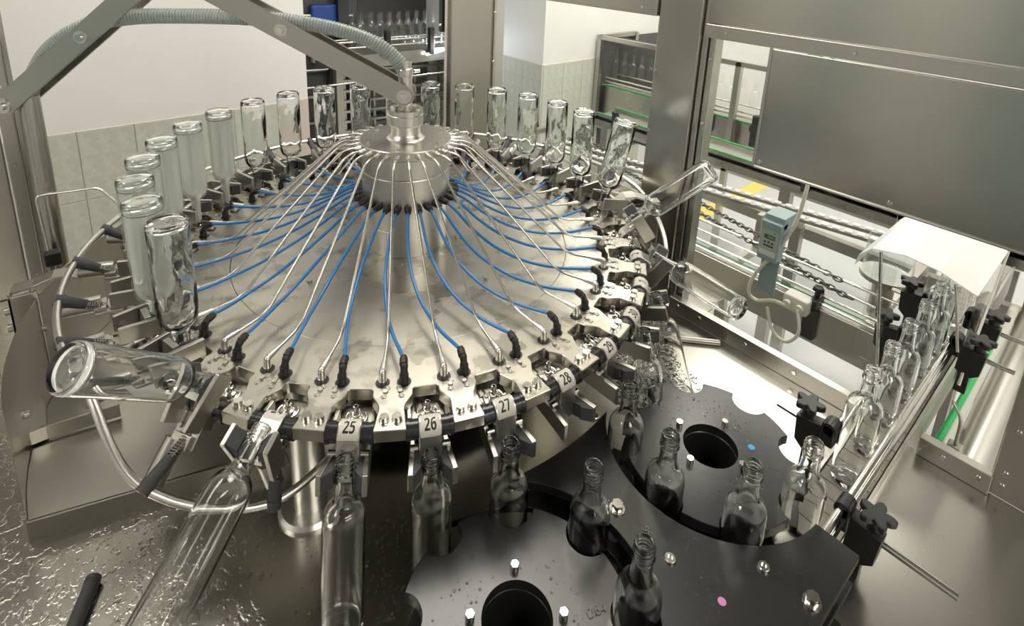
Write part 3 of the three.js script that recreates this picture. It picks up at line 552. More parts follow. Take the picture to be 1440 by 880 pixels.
{
  const t = thing('guide_plate', 'black plastic guide plate with cut arcs between the two starwheels', 'guide plate', [0, TY, 0]);
  const arc = (c, R, a0, a1, n = 40) => Array.from({ length: n + 1 }, (_, i) => { const a = (a0 + (a1 - a0) * i / n) * D; return [c[0] + R * Math.sin(a), c[1] + R * Math.cos(a)]; });
  const shape = (Rw, Ra) => {
    // intersections found numerically
    const dist = (p, c) => Math.hypot(p[0] - c[0], p[1] - c[1]);
    const A1 = arc(S1, Ra, -4.1, -175, 160).filter((p) => Math.hypot(...p) > Rw && p[0] < 0.2005), A2 = arc(S2, Ra, 175, 0, 160).filter((p) => Math.hypot(...p) > Rw);
    const e1 = A1[A1.length - 1], e2 = A2[0], w0 = Math.atan2(e1[0], e1[1]) / D, w1 = Math.atan2(e2[0], e2[1]) / D;
    const pts = [[0.2, 1.003], ...A1, ...arc([0, 0], Rw, w0, w1, 30).slice(1, -1), ...A2, [-0.6, A2[A2.length - 1][1]], [-0.6, 1.003]];
    const s = new THREE.Shape(); pts.forEach(([x, z], i) => (i ? s.lineTo(x, z) : s.moveTo(x, z))); s.closePath(); return s;
  };
  mesh('upper_plate', flat(shape(0.590, 0.196), GY - TY, 0.018, 0.001), M.plastic, t);
  mesh('lower_plate', flat(shape(0.584, 0.196), GY - TY - 0.055, 0.012, 0.001), M.plastic, t);
  mesh('slide_bed', flat(shape(0.575, 0.128), BASE - 0.0008 - TY, 0.0105, 0.0004), M.plastic, t);
  for (const [x, z] of [[-0.033, 0.723], [0.076, 0.985], [0.079, 0.571 + 0.03], [-0.3, 0.97]]) { mesh('spacer', [cyl([x, 0, z], [x, GY - TY - 0.018, z], 0.012, 0.012, 16)], M.steel, t); }
  for (const [x, z] of [[-0.033, 0.723], [0.076, 0.985]]) { const b = mesh('bolt', [cyl([x, GY - TY, z], [x, GY - TY + 0.002, z], 0.0125, 0.0125, 20), hexHead([x, GY - TY + 0.002, z], [x, GY - TY + 0.012, z], 0.0098)], M.polished, t); }
  for (const [x, z] of [[-0.033, 0.824], [0.067, 0.919], [0.079, 0.575]]) mesh('socket_screw', [latheSharp([[0.0085, 0], [0.0085, 0.0035], [0.0075, 0.0045], [0.0042, 0.0045], [0.0042, 0.0012], [0, 0.0012]], 20).translate(x, GY - TY, z)], M.polished, t);
  mesh('pink_dot', new THREE.CircleGeometry(0.0058, 20).rotateX(-Math.PI / 2).translate(-0.024, GY - TY + 0.0005, 0.904), M.dotPink, t);
  const [g, m] = decalText('56', 0.036, 0.018); const d = mesh('size_print', g, m, t); d.position.set(-0.025, GY - TY + 0.0005, 0.777); d.rotation.y = 1.25;
}

// ------------------------------------------------------------------ outfeed conveyor with its bottles
{
  const CZ = 0.908, x0 = 0.30, x1 = 1.86;
  const t = thing('slat_conveyor', 'conveyor of flat brown slats carrying a row of bottles', 'conveyor', [x0, FLOOR, CZ]);
  const yb = BASE - FLOOR;
  const sg = box(-0.0182, 0.0182, -0.006, 0, -0.041, 0.041, 0.001);
  for (let x = 0.02; x < x1 - x0; x += 0.038) { const m = mesh('slat', sg, M.chainBrown, t); m.position.set(x, yb, 0); }
  mesh('side_frame', [box(0.02, 0.405, yb - 0.011, yb + 0.004, 0.044, 0.050), box(0.405, x1 - x0, yb - 0.10, yb + 0.004, 0.044, 0.050)], M.rail, t);
  mesh('side_frame', [box(0.12, 0.405, yb - 0.011, yb + 0.002, -0.050, -0.044), box(0.405, x1 - x0, yb - 0.10, yb + 0.002, -0.050, -0.044)], M.rail, t);
  mesh('return_tray', box(0.42, x1 - x0, yb - 0.10, yb - 0.09, -0.044, 0.044), M.steel, t);
  for (const x of [0.9, 1.8]) mesh('leg', merge([box(x - 0.02, x + 0.02, 0, yb - 0.1, -0.05, -0.03), box(x - 0.02, x + 0.02, 0, yb - 0.1, 0.03, 0.05)]), M.steel, t);
  const rail = (label, z, y, xa, xb) => tag(mesh('guide_rod', [cyl([xa, y, z], [xb, y, z], 0.0062, 0.0062, 14)], M.polished), label, 'guide rail');
  rail('upper polished guide rod along the conveyor bottles', 0.947, -0.196, 0.205, 1.02);
  rail('lower polished guide rod along the conveyor bottles', 0.951, -0.222, 0.205, 1.0);
  rail('guide rod on the window side of the conveyor', 0.868, -0.205, 0.47, 1.75);
  // clamps with star knobs
  const clamp = (label, x, z, out, y = -0.208, long = 0.11) => {
    const c = thing('rail_clamp', label, 'clamp', [x, TY, z]);
    const k = y - TY, s = out;
    mesh('jaw_block', [box(-0.016, 0.016, k - 0.03, k + 0.022, Math.min(-0.018 * s, 0.008 * s), Math.max(-0.018 * s, 0.008 * s), 0.005), cyl([-0.016, k + 0.012, -0.006 * s], [0.016, k + 0.012, -0.006 * s], 0.0135, 0.0135, 18)], M.black, c);
    const sh = new THREE.Shape(); sh.moveTo(0.008 * s, k + 0.008); sh.lineTo(0.056 * s, k + 0.0); sh.lineTo(0.052 * s, k - 0.055); sh.lineTo(0.03 * s, k - 0.075); sh.lineTo(0.006 * s, k - 0.06); sh.closePath();
    const e = extrude(sh, 0.024, 0.001); e.rotateY(-Math.PI / 2); e.translate(0.012, 0, 0); mesh('body', metreUV(e), M.black, c);
    mesh('foot', box(-0.010, 0.010, 0, k - 0.06, Math.min(0.012 * s, 0.036 * s), Math.max(0.012 * s, 0.036 * s)), M.black, c);
    mesh('cross_rod', [cyl([0.0, k - 0.012, 0.04 * s], [0.0, k - 0.012, (0.05 + long) * s], 0.006, 0.006, 14)], M.polished, c);
    mesh('knob_stem', [cyl([0, k + 0.003, 0.04 * s], [0, k + 0.026, 0.04 * s], 0.011, 0.0125, 18), cyl([0, k + 0.001, 0.04 * s], [0, k + 0.006, 0.04 * s], 0.014, 0.014, 18)], M.black, c);
    const st = new THREE.Shape(); for (let i = 0; i <= 60; i++) { const a = i / 60 * 2 * Math.PI, r = 0.0205 + 0.0068 * Math.cos(5 * a); i ? st.lineTo(r * Math.cos(a), r * Math.sin(a)) : st.moveTo(r * Math.cos(a), r * Math.sin(a)); }
    const kn = extrude(st, 0.010, 0.0018, 6); kn.rotateX(-Math.PI / 2); kn.translate(0, k + 0.027, 0.04 * s); mesh('star_knob', kn, M.black, c);
    return c;
  };
  clamp('black rail clamp with star knob at the conveyor end by the guide plate', 0.316, 0.955, 1);
  clamp('black rail clamp with star knob between starwheel and conveyor', 0.47, 0.86, -1, -0.2, 0.05);
  clamp('black rail clamp with long rod standing beyond the guide rods\' end', 1.0, 0.962, 1, -0.19, 0.06);
  clamp('black rail clamp with star knob under the plastic hood', 1.14, 0.962, 1, -0.18, 0.07);
  clamp('black rail clamp across from the plastic hood, on the window side', 0.93, 0.858, -1, -0.19, 0.03);
  clamp('black rail clamp on the window side below the hood edge', 1.12, 0.858, -1, -0.17, 0.03);
  const pos = [0.3715 + 0.0, 0.489, 0.607, 0.725, 0.84, 0.963, 1.08, 1.19, 1.30];
  pos.forEach((x, i) => { if (i === 0) return; const b = bottle(i < 6 ? `empty bottle on the slat conveyor, ${ORDINAL[i - 1]} from the starwheel` : `empty bottle under the plastic hood, ${ORDINAL[i - 6]} from its open end`, i < 6 ? 'bottles in single file on the conveyor' : 'bottles under the plastic hood'); b.position.set(x, BASE, CZ + (i > 5 ? 0.012 * (i % 2 ? 1 : -1) : 0)); });
  // hood
  const h = thing('plastic_hood', 'bent clear plastic hood over the conveyor, shining white', 'hood', [0.87, 0, 0.74]);
  const pr = new THREE.Shape(); const ln = [[0.0, -0.028], [0.004, 0.0], [0.03, 0.030], [0.10, 0.044], [0.17, 0.036], [0.235, 0.014], [0.245, 0.012]];
  ln.forEach(([z, y], i) => (i ? pr.lineTo(z, y) : pr.moveTo(z, y))); [...ln].reverse().forEach(([z, y]) => pr.lineTo(z, y - 0.0025)); pr.closePath();
  const hg = extrude(pr, 0.33, 0); hg.rotateY(-Math.PI / 2); hg.translate(0.33, 0, 0); mesh('top_sheet', metreUV(hg), M.hood, h);
  mesh('side_sheet', box(0.0, 0.33, -0.22, 0.012, 0.243, 0.246), M.clearSheet, h);
  mesh('end_sheet', box(-0.002, 0.001, -0.27, -0.0, 0.04, 0.09), M.clearSheet, h);
  mesh('strut', [cyl([0.02, 0.02, 0.045], [0.0, -0.30, 0.10], 0.004, 0.004, 8)], M.polished, h);
  mesh('strut', [cyl([0.33, 0.02, 0.245], [0.10, -0.28, 0.245], 0.004, 0.004, 8)], M.polished, h);
  mesh('strut', [cyl([0.02, 0.01, 0.20], [0.02, -0.15, 0.235], 0.003, 0.003, 8)], M.polished, h);
  tag(mesh('clear_drum', [latheSharp([[0.0, -0.02], [0.062, -0.02], [0.065, -0.015], [0.065, 0.09], [0.062, 0.09], [0.062, -0.012], [0, -0.012]], 32).translate(1.22, -0.17, 0.735)], M.clearSheet), 'round clear plastic tub beneath the hood', 'tub');
  tag(mesh('tub_stand', [cyl([1.22, -0.33, 0.735], [1.22, -0.205, 0.735], 0.03, 0.03, 16), cyl([1.22, -0.205, 0.735], [1.22, -0.192, 0.735], 0.07, 0.07, 24)], M.rail), 'steel stand under the round clear tub', 'stand');
  // pipes and green hose outside the window
  tag(mesh('drain_pipe', [cyl([0.85, -0.55, 1.045], [1.95, -0.50, 1.045], 0.05, 0.05, 24)], M.turned), 'thick shiny steel pipe beside the conveyor', 'pipe');
  tag(mesh('thin_pipe', [cyl([0.80, -0.50, 0.985], [1.9, -0.46, 0.985], 0.014, 0.014, 14)], M.cream), 'thin ribbed conduit between conveyor and thick pipe', 'pipe');
  tag(mesh('green_hose', tube([[0.88, -0.40, 0.985], [1.1, -0.39, 0.988], [1.5, -0.37, 0.99]], 0.008, 20, 8), M.greenTube), 'bright green air hose outside the window', 'hose');
  tag(mesh('hose_fitting', [box(0.90, 0.93, -0.44, -0.40, 1.0, 1.03, 0.004), tube([[0.915, -0.40, 1.015], [0.93, -0.34, 1.01], [0.97, -0.33, 0.985]], 0.004, 16, 6)], M.steel), 'small grey valve block below the green hose', 'valve');
}

// ------------------------------------------------------------------ lifting arm over the hub
{
  const T = [-0.675, -0.5], hubJ = [0, 0.375, 0], tubeJ = [-0.675 - 0.028, 0.334, -0.5 - 0.02], apex = [-0.405, 0.650, -0.30];
  const p = thing('arm_support', 'round vertical steel tube carrying the pivoting arm', 'support tube', [T[0], TY, T[1]]);
  mesh('tube', latheSharp([[0.0205, 0.0], [0.0205, 0.66], [0, 0.66]], 32), M.rail, p);
  mesh('base_flange', latheSharp([[0, 0.01], [0.03, 0.01], [0.03, 0]], 32), M.steel, p);
  const t = thing('pivot_arm', 'angled twin-bar steel arm from support tube to hub', 'arm', [0, 0, 0]);
  const dir = new THREE.Vector3(0 - T[0], 0, 0 - T[1]).normalize(), nrm = new THREE.Vector3(-dir.z, 0, dir.x);   // nrm points to the camera side
  const flatBar = (a, b, side, w = 0.044, th = 0.006) => {
    const A = new THREE.Vector3(...a), B = new THREE.Vector3(...b), d = B.clone().sub(A), L = d.length(); d.normalize();
    const sh = new THREE.Shape(); sh.absarc(0, 0, w / 2, Math.PI / 2, Math.PI * 1.5); sh.lineTo(L, -w / 2); sh.absarc(L, 0, w / 2, -Math.PI / 2, Math.PI / 2); sh.closePath();
    const g = extrude(sh, th - 0.002, 0.001, 12); g.translate(0, 0, -th / 2 + 0.001);
    const Z = nrm.clone(), Y = Z.clone().cross(d).normalize();
    g.applyMatrix4(new THREE.Matrix4().makeBasis(d, Y, Z)); g.translate(A.x + nrm.x * side, A.y, A.z + nrm.z * side); return metreUV(g);
  };
  for (const s of [0.026, -0.026]) { mesh('lower_bar', flatBar(tubeJ, apex, s), M.rail, t); mesh('upper_bar', flatBar(apex, hubJ, s), M.rail, t); }
  const bolt = (at, s0, s1, r) => { const a = new THREE.Vector3(...at).addScaledVector(nrm, s0), b = new THREE.Vector3(...at).addScaledVector(nrm, s1); return cyl(a.toArray(), b.toArray(), r, r, 16); };
  const lerp = (a, b, k) => a.map((v, i) => v + (b[i] - v) * k);
  const j1 = lerp(tubeJ, apex, 0.5), j2 = lerp(apex, hubJ, 0.47);
  mesh('cross_pin', [bolt(hubJ, -0.036, 0.036, 0.008)], M.steel, t); mesh('cross_pin', [bolt(tubeJ, -0.036, 0.036, 0.008)], M.steel, t); mesh('spacer_rod', [bolt(j1, -0.026, 0.026, 0.009)], M.steel, t); mesh('spacer_rod', [bolt(j2, -0.026, 0.026, 0.009)], M.steel, t);
  for (const [at, r] of [[hubJ, 0.0095], [tubeJ, 0.0095], [j1, 0.008], [j2, 0.008]]) { mesh('washer', [bolt(at, 0.029, 0.0315, r * 1.75)], M.turned, t); const hx = new THREE.Vector3(...at); mesh('pivot_bolt', [hexHead(hx.clone().addScaledVector(nrm, 0.031).toArray(), hx.clone().addScaledVector(nrm, 0.039).toArray(), r)], M.polished, t); }
  mesh('washer', [bolt(hubJ, -0.038, -0.030, 0.019)], M.turned, t);
  // stem and hose
  const st = thing('water_inlet', 'upright steel inlet stem with hose clamp above the hub', 'pipe', [0, 0.330, 0]);
  mesh('stem', latheSharp([[0.0165, 0.0], [0.0165, 0.088], [0.0175, 0.09], [0.0175, 0.105], [0.0145, 0.107], [0.0145, 0.125]], 28), M.turned, st);
  mesh('hose_clamp', [latheSharp([[0.0195, 0.092], [0.0200, 0.093], [0.0200, 0.104], [0.0195, 0.105]], 28), cyl([0.018, 0.098, 0.008], [0.032, 0.098, 0.010], 0.0045, 0.0045, 8)], M.polished, st);
  mesh('stem_nut', [hexHead([0, 0.0, 0], [0, 0.010, 0], 0.024)], M.steel, st);
  const along = (k, y, off = 0) => [T[0] + dir.x * k + nrm.x * off, y, T[1] + dir.z * k + nrm.z * off];
  const hp = [along(0.0, 0.335), along(0.015, 0.385), along(0.06, 0.455), along(0.14, 0.510), along(0.24, 0.534), along(0.36, 0.541), along(0.50, 0.541), along(0.60, 0.535), along(0.70, 0.518), along(0.78, 0.488), along(0.825, 0.450), along(0.838, 0.425)];
  const hs = thing('corrugated_hose', 'clear corrugated water hose running over the arm', 'hose');
  mesh('hose_wall', tube(hp, 0.0155, 120, 20), M.hose, hs);
  const cv = new THREE.CatmullRomCurve3(hp.map((v) => new THREE.Vector3(...v))), rings = [];
  const N = 150; for (let i = 1; i < N; i++) { const c = cv.getPointAt(i / N), d = cv.getTangentAt(i / N), q = new THREE.TorusGeometry(0.0158, 0.0017, 6, 20); q.applyQuaternion(new THREE.Quaternion().setFromUnitVectors(new THREE.Vector3(0, 0, 1), d)); q.translate(c.x, c.y, c.z); rings.push(q); }
  const rr = mesh('reinforcing_rib', rings, M.hoseRib, hs); rr.userData.kind = 'stuff';
}

// ------------------------------------------------------------------ brackets of the guide ring, rod, loose rods
{
  const t = thing('ring_bracket', 'steel bracket with curved arm holding the guide ring over the pan', 'bracket', [-0.745, TY, -0.29]);
  const k = (y) => y - TY;
  mesh('upright_plate', box(-0.018, 0.030, k(-0.25), k(-0.02), -0.004, 0.004, 0.001), M.steel, t);
  mesh('flange', box(-0.018, -0.013, k(-0.25), k(-0.01), -0.045, 0.004, 0.001), M.steel, t);
  const arm = new THREE.Shape(); arm.moveTo(-0.016, 0); arm.lineTo(0.02, 0.004); arm.lineTo(0.055, 0.016); arm.lineTo(0.085, 0.014); arm.lineTo(0.108, -0.002); arm.lineTo(0.106, -0.006); arm.lineTo(0.084, 0.010); arm.lineTo(0.055, 0.012); arm.lineTo(0.02, 0.0); arm.lineTo(-0.016, -0.004); arm.closePath();
  const g = extrude(arm, 0.036, 0.0005); g.translate(0, k(-0.015), -0.045); g.rotateY(-0.2); mesh('curved_arm', metreUV(g), M.rail, t);
  const fb = box(0, 0.13, k(-0.265), k(-0.235), -0.003, 0.003, 0.001); fb.rotateY(-0.18); fb.translate(0.0, 0, 0.15); mesh('foot_bar', [fb, box(-0.018, 0.010, k(-0.265), k(-0.235), -0.01, 0.155, 0.001)], M.steel, t);
  for (const y of [-0.06, -0.10]) mesh('bolt', [cyl([-0.018, k(y), -0.02], [-0.028, k(y), -0.02], 0.009, 0.008, 12)], M.steel, t);
  const u = thing('ring_bracket', 'steel bracket with curved arm holding the guide ring by the column', 'bracket', pol(0.70, 66, TY));
  const g2 = extrude(arm, 0.04, 0.0005); g2.rotateY(Math.PI - 0.6); g2.translate(0, k(0.03), 0); mesh('curved_arm', metreUV(g2), M.cream, u);
  mesh('upright_plate', box(-0.004, 0.004, 0, k(0.028), -0.02, 0.02, 0.001), M.steel, u);
}
{
  const t = thing('sensor_rod', 'thin bent steel rod on a black clamp beside the support tube', 'rod', [-0.687, TY, -0.45]);
  mesh('bent_rod', bentTube([[0, 0.29, 0], [-0.007, 0.44, 0], [0.11, 0.43, 0], [0.14, 0.39, 0.02]], 0.0032, 0.016), M.polished, t);
  mesh('clamp_block', box(-0.012, 0.02, 0.262, 0.296, -0.012, 0.012, 0.004), M.black, t);
  mesh('post', box(-0.004, 0.004, 0, 0.262, -0.004, 0.004), M.steel, t);
  tag(mesh('loose_rod', [cyl([0.560, TY + 0.008, 0.412], [0.664, TY + 0.008, 0.522], 0.008, 0.008, 16)], M.steel), 'steel rod lying on the beaded table by the window rail', 'rod');
  const l2 = tag(mesh('rubber_rod', [cyl([-0.697, TY + 0.011, 0.198], [-0.745, TY + 0.011, 0.30], 0.011, 0.011, 16), cyl([-0.6965, TY + 0.011, 0.197], [-0.6995, TY + 0.011, 0.2035], 0.012, 0.012, 16)], M.rubber), 'dark rubber covered rod lying on the wet table', 'rod');
}

// ------------------------------------------------------------------ what stands outside the windows
{
  // accumulation table with chains
  const t = thing('chain_table', 'accumulation table with running chains and steel rails outside the window', 'conveyor', [0, FLOOR, 0]);
  const k = (y) => y - FLOOR, z0 = -1.5, z1 = 0.80;
  mesh('side_beam', box(1.085, 1.105, k(-0.45), k(-0.325), z0, z1, 0.002), M.rail, t);
  for (const [x, y] of [[1.10, -0.315], [1.125, -0.30], [1.15, -0.275], [1.19, -0.255]]) mesh('guide_rail', [cyl([x, k(y), z0], [x, k(y), z1], 0.005, 0.005, 10)], M.polished, t);
  mesh('green_strip', box(1.112, 1.1145, k(-0.312), k(-0.309), z0, z1), M.green, t);
  const link = new THREE.TorusGeometry(0.0075, 0.0026, 5, 9).scale(1.7, 1, 1);
  const chain = (xa, xb, za, zb, y, m) => { const L = Math.hypot(xb - xa, zb - za), n = Math.floor(L / 0.019), gs = []; for (let i = 0; i < n; i++) { const q = link.clone(); q.rotateY(Math.PI / 2); q.rotateZ(i % 2 ? 0.75 : -0.75); q.translate(xa + (xb - xa) * i / n, y, za + (zb - za) * i / n); gs.push(q); } const c = mesh('chain', gs, m, t); c.userData.kind = 'stuff'; };
  chain(1.44, 1.10, -0.8, 0.70, k(-0.255), M.chainDark); chain(1.52, 1.18, -0.8, 0.64, k(-0.255), M.chainDark);
  for (const [xa, xb] of [[1.60, 1.29], [1.68, 1.37]]) { mesh('slotted_rail', box(-0.012, 0.012, k(-0.262), k(-0.25), -0.85, 0.65).rotateY(0.19).translate((xa + xb) / 2, 0, 0), M.rail, t); const gs = []; for (let z = -0.8; z < 0.62; z += 0.04) gs.push(box(-0.010, 0.010, k(-0.25), k(-0.244), z, z + 0.022)); const sg = mesh('roller', gs.map((g) => g.rotateY(0.19).translate((xa + xb) / 2, 0, 0)), M.white, t); sg.userData.kind = 'stuff'; }
  for (const z of [-1.2, -0.35, 0.28, 0.72]) { mesh('cross_bar', box(1.10, 1.72, k(-0.36), k(-0.33), z, z + 0.03), M.steel, t); if (z < 0.5) mesh('leg', box(1.10, 1.14, 0, k(-0.36), z, z + 0.04), M.steel, t); mesh('leg', box(1.66, 1.70, 0, k(-0.36), z, z + 0.04), M.steel, t); }
  mesh('stanchion', box(1.30, 1.335, k(-0.36), k(-0.20), 0.29, 0.31), M.rail, t);
  // plates below
  tag(mesh('drip_tray', box(0.78, 1.08, -0.445, -0.44, -0.6, 0.33), M.steel), 'flat grey steel tray hung below the chain table', 'tray');
  const clampAt = (x, z, label) => { const c = thing('rail_holder', label, 'clamp', [x, -0.43, z]); mesh('bracket', [box(-0.02, 0.0, 0, 0.10, -0.02, 0.02, 0.004), box(-0.02, 0.05, 0.10, 0.135, -0.012, 0.012, 0.004)], M.black, c); mesh('knob', [cyl([0.015, 0.135, 0], [0.015, 0.155, 0], 0.008, 0.010, 10), cyl([0.015, 0.155, 0], [0.015, 0.168, 0], 0.018, 0.016, 5)], M.black, c); };
  clampAt(1.085, 0.60, 'black rail holder bolted to the chain table beam'); clampAt(1.14, 0.09, 'black rail holder near the yellow floor line');
  // drive control box with its cable and junction box
  const d = thing('drive_controller', 'blue-grey motor drive box with small green display', 'control box', [1.03, -0.32, 0.47]); d.scale.setScalar(0.86);
  mesh('mounting_plate', box(0.0, 0.012, 0, 0.16, -0.032, 0.032, 0.002), M.boxBlue, d);
  mesh('housing', box(-0.04, 0.012, 0.145, 0.295, -0.036, 0.036, 0.004), M.boxBlue, d);
  mesh('hood', box(-0.02, 0.075, 0.27, 0.315, -0.036, 0.036, 0.003), M.boxBlue, d);
  const c = document.createElement('canvas'); c.width = 128; c.height = 192; const x = c.getContext('2d');
  x.fillStyle = '#aab3ad'; x.fillRect(0, 0, 128, 192); x.fillStyle = '#3d5a3a'; x.fillRect(28, 34, 76, 32); x.fillStyle = '#8aa880'; x.fillRect(52, 44, 44, 12); x.fillStyle = '#3a403e'; for (const [a, b] of [[30, 92], [56, 88], [82, 92], [30, 116], [48, 116], [66, 116], [84, 116]]) { x.beginPath(); x.ellipse(a + 8, b, 9, 8, 0, 0, 7); x.fill(); } x.fillStyle = '#7ab030'; x.fillRect(86, 6, 20, 14); x.fillStyle = '#d8d8d2'; x.fillRect(6, 150, 116, 40);
  const ct = new THREE.CanvasTexture(c); ct.colorSpace = THREE.SRGBColorSpace;
  mesh('keypad', new THREE.PlaneGeometry(0.066, 0.10).rotateY(-Math.PI / 2).translate(-0.0408, 0.215, 0), std({ map: ct, roughness: 0.5 }), d);
  tag(mesh('junction_box', [box(1.035, 1.085, -0.345, -0.295, 0.525, 0.60, 0.006), cyl([1.035, -0.32, 0.543], [1.02, -0.32, 0.543], 0.012, 0.012, 14), cyl([1.035, -0.32, 0.58], [1.02, -0.32, 0.58], 0.012, 0.012, 14)], M.cream), 'cream twin socket box beside the motor drive', 'socket');
  tag(mesh('cable', tube([[1.03, 0.21, 0.545], [1.03, 0.07, 0.538], [1.03, -0.05, 0.525], [1.02, -0.16, 0.489], [1.02, -0.27, 0.435], [1.02, -0.34, 0.425], [1.02, -0.355, 0.455], [1.02, -0.33, 0.50], [1.02, -0.325, 0.543]], 0.006, 60, 8), M.cream), 'cream cable hanging down in front of the drive box', 'cable');
  tag(mesh('cable', tube([[1.018, -0.32, 0.58], [1.0, -0.38, 0.60], [1.0, -0.43, 0.57], [1.01, -0.42, 0.52], [1.02, -0.36, 0.49]], 0.005, 40, 8), M.cream), 'cream cable looping below the twin socket', 'cable');
}
{
  // two further conveyor lines
  const k = (y) => y - FLOOR;
  const a = thing('rail_conveyor', 'long steel conveyor edged with green plastic strips behind the chain table', 'conveyor', [1.93, FLOOR, 0.0]);
  mesh('bed', box(0.0, 0.20, k(-0.33), k(-0.27), -1.05, 2.0), M.sheet, a);
  for (const x of [0.0, 0.18]) { mesh('side_rail', box(x, x + 0.03, k(-0.29), k(-0.255), -1.05, 2.0), M.rail, a); mesh('green_strip', box(x + 0.004, x + 0.012, k(-0.256), k(-0.249), -1.05, 2.0), M.green, a); }
  mesh('lower_beam', box(-0.02, 0.02, k(-0.52), k(-0.47), -1.05, 2.0), M.rail, a);
  for (const z of [-1.0, 0.1, 1.0]) { mesh('leg', box(0, 0.05, 0, k(-0.33), z, z + 0.05), M.steel, a); mesh('rail_holder', [box(-0.03, 0.0, k(-0.30), k(-0.22), z + 0.1, z + 0.13), cyl([-0.02, k(-0.22), z + 0.115], [-0.02, k(-0.205), z + 0.115], 0.02, 0.02, 8)], M.black, a); }
  const b = thing('bottle_conveyor', 'guarded conveyor carrying a far row of clear bottles', 'conveyor', [2.72, FLOOR, -1.0]);
  mesh('bed', box(-0.05, 0.11, k(-0.56), k(-0.30), -0.62, 2.6), M.sheet, b);
  mesh('chain_top', box(-0.04, 0.10, k(-0.30), k(-0.298), -0.62, 2.6), M.chainBrown, b);
  for (const [x, y] of [[-0.055, -0.23], [-0.055, -0.26], [0.11, -0.23]]) mesh('guide_rail', [cyl([x, k(y), -0.62], [x, k(y), 2.6], 0.007, 0.007, 8)], M.polished, b);
  mesh('green_strip', box(-0.052, -0.048, k(-0.30), k(-0.288), -0.62, 2.6), M.green, b);
  for (const [x, z] of [[-0.12, -0.66], [-0.12, 0.45], [-0.12, 1.6], [0.3, -0.66]]) mesh('guard_post', box(x, x + 0.035, 0, k(0.085), z, z + 0.035), M.rail, b);
  mesh('guard_beam', box(-0.12, -0.085, k(0.06), k(0.09), -0.66, 1.64), M.rail, b); mesh('guard_beam', box(-0.12, 0.335, k(0.06), k(0.09), -0.66, -0.63), M.rail, b); mesh('guard_beam', box(-0.12, -0.09, k(-0.62), k(-0.58), -0.66, 1.6), M.rail, b);
  mesh('back_sheet', [box(0.15, 0.16, k(-0.75), k(0.05), -0.66, 0.05), box(-0.10, 0.9, k(-0.9), k(0.055), -0.672, -0.662)], M.machineGrey, b);
  for (const z of [0.28, 0.62, 1.3]) mesh('drive_block', [box(-0.10, -0.055, k(-0.42), k(-0.22), z - 0.03, z + 0.03, 0.01), cyl([-0.10, k(-0.3), z], [-0.12, k(-0.3), z], 0.03, 0.03, 12)], M.black, b);
  for (let i = 0; i < 26; i++) { const m = tag(mesh('far_bottle', farBottleGeo, M.farGlass), 'clear bottle in the far row behind the guard frame', 'bottle', 'bottles on the far guarded conveyor'); m.position.set(2.75, -0.298, -1.58 + i * 0.079); }
  // grey wall with a second pillar and exit sign
  struct('wall_side_grey', box(4.2, 4.3, FLOOR, CEIL, WALLZ, -0.9), M.wall);
  struct('wall_side_white', box(4.1, 4.3, FLOOR, CEIL, -0.9, 4.2), M.wall);
  const c = document.createElement('canvas'); c.width = 128; c.height = 64; const x = c.getContext('2d'); x.fillStyle = '#118a45'; x.fillRect(0, 0, 128, 64); x.fillStyle = '#eef5ee'; x.fillRect(12, 12, 44, 10); x.fillRect(12, 28, 36, 10); x.fillRect(12, 44, 44, 10); x.fillRect(74, 12, 34, 40);
  const ct = new THREE.CanvasTexture(c); ct.colorSpace = THREE.SRGBColorSpace;
  const s = thing('exit_sign', 'small green emergency sign on the far white wall', 'sign', [4.1, -0.02, -0.72]);
  mesh('backing', box(-0.012, 0, -0.045, 0.045, -0.01, 0.19), M.green, s); mesh('print', new THREE.PlaneGeometry(0.2, 0.09).rotateY(-Math.PI / 2).translate(-0.0125, 0, 0.09), std({ map: ct, roughness: 0.5 }), s);
  tag(mesh('floor_line', box(1.2, 4.1, FLOOR, FLOOR + 0.002, -0.95, -0.83), M.yellow), 'yellow safety line painted on the hall floor', 'marking');
  // warning sign on the reveal wall
  const w = thing('warning_sign', 'yellow triangular warning sign on the tiled wall', 'sign', [2.055, -0.475, -1.735]);
  const tri = new THREE.Shape(); tri.moveTo(-0.075, -0.06); tri.lineTo(0.075, -0.06); tri.lineTo(0, 0.075); tri.closePath();
  const tr2 = new THREE.Shape(); tr2.moveTo(-0.058, -0.05); tr2.lineTo(0.058, -0.05); tr2.lineTo(0, 0.055); tr2.closePath();
  mesh('border', extrude(tri, 0.002).rotateY(-Math.PI / 2).translate(-0.009, 0, 0), M.black, w); mesh('field', extrude(tr2, 0.001).rotateY(-Math.PI / 2).translate(-0.0105, 0, 0), M.yellow, w); mesh('symbol', [box(-0.0125, -0.0115, -0.03, 0.02, -0.008, 0.008), box(-0.0125, -0.0115, -0.045, -0.036, -0.006, 0.006)], M.black, w);
}
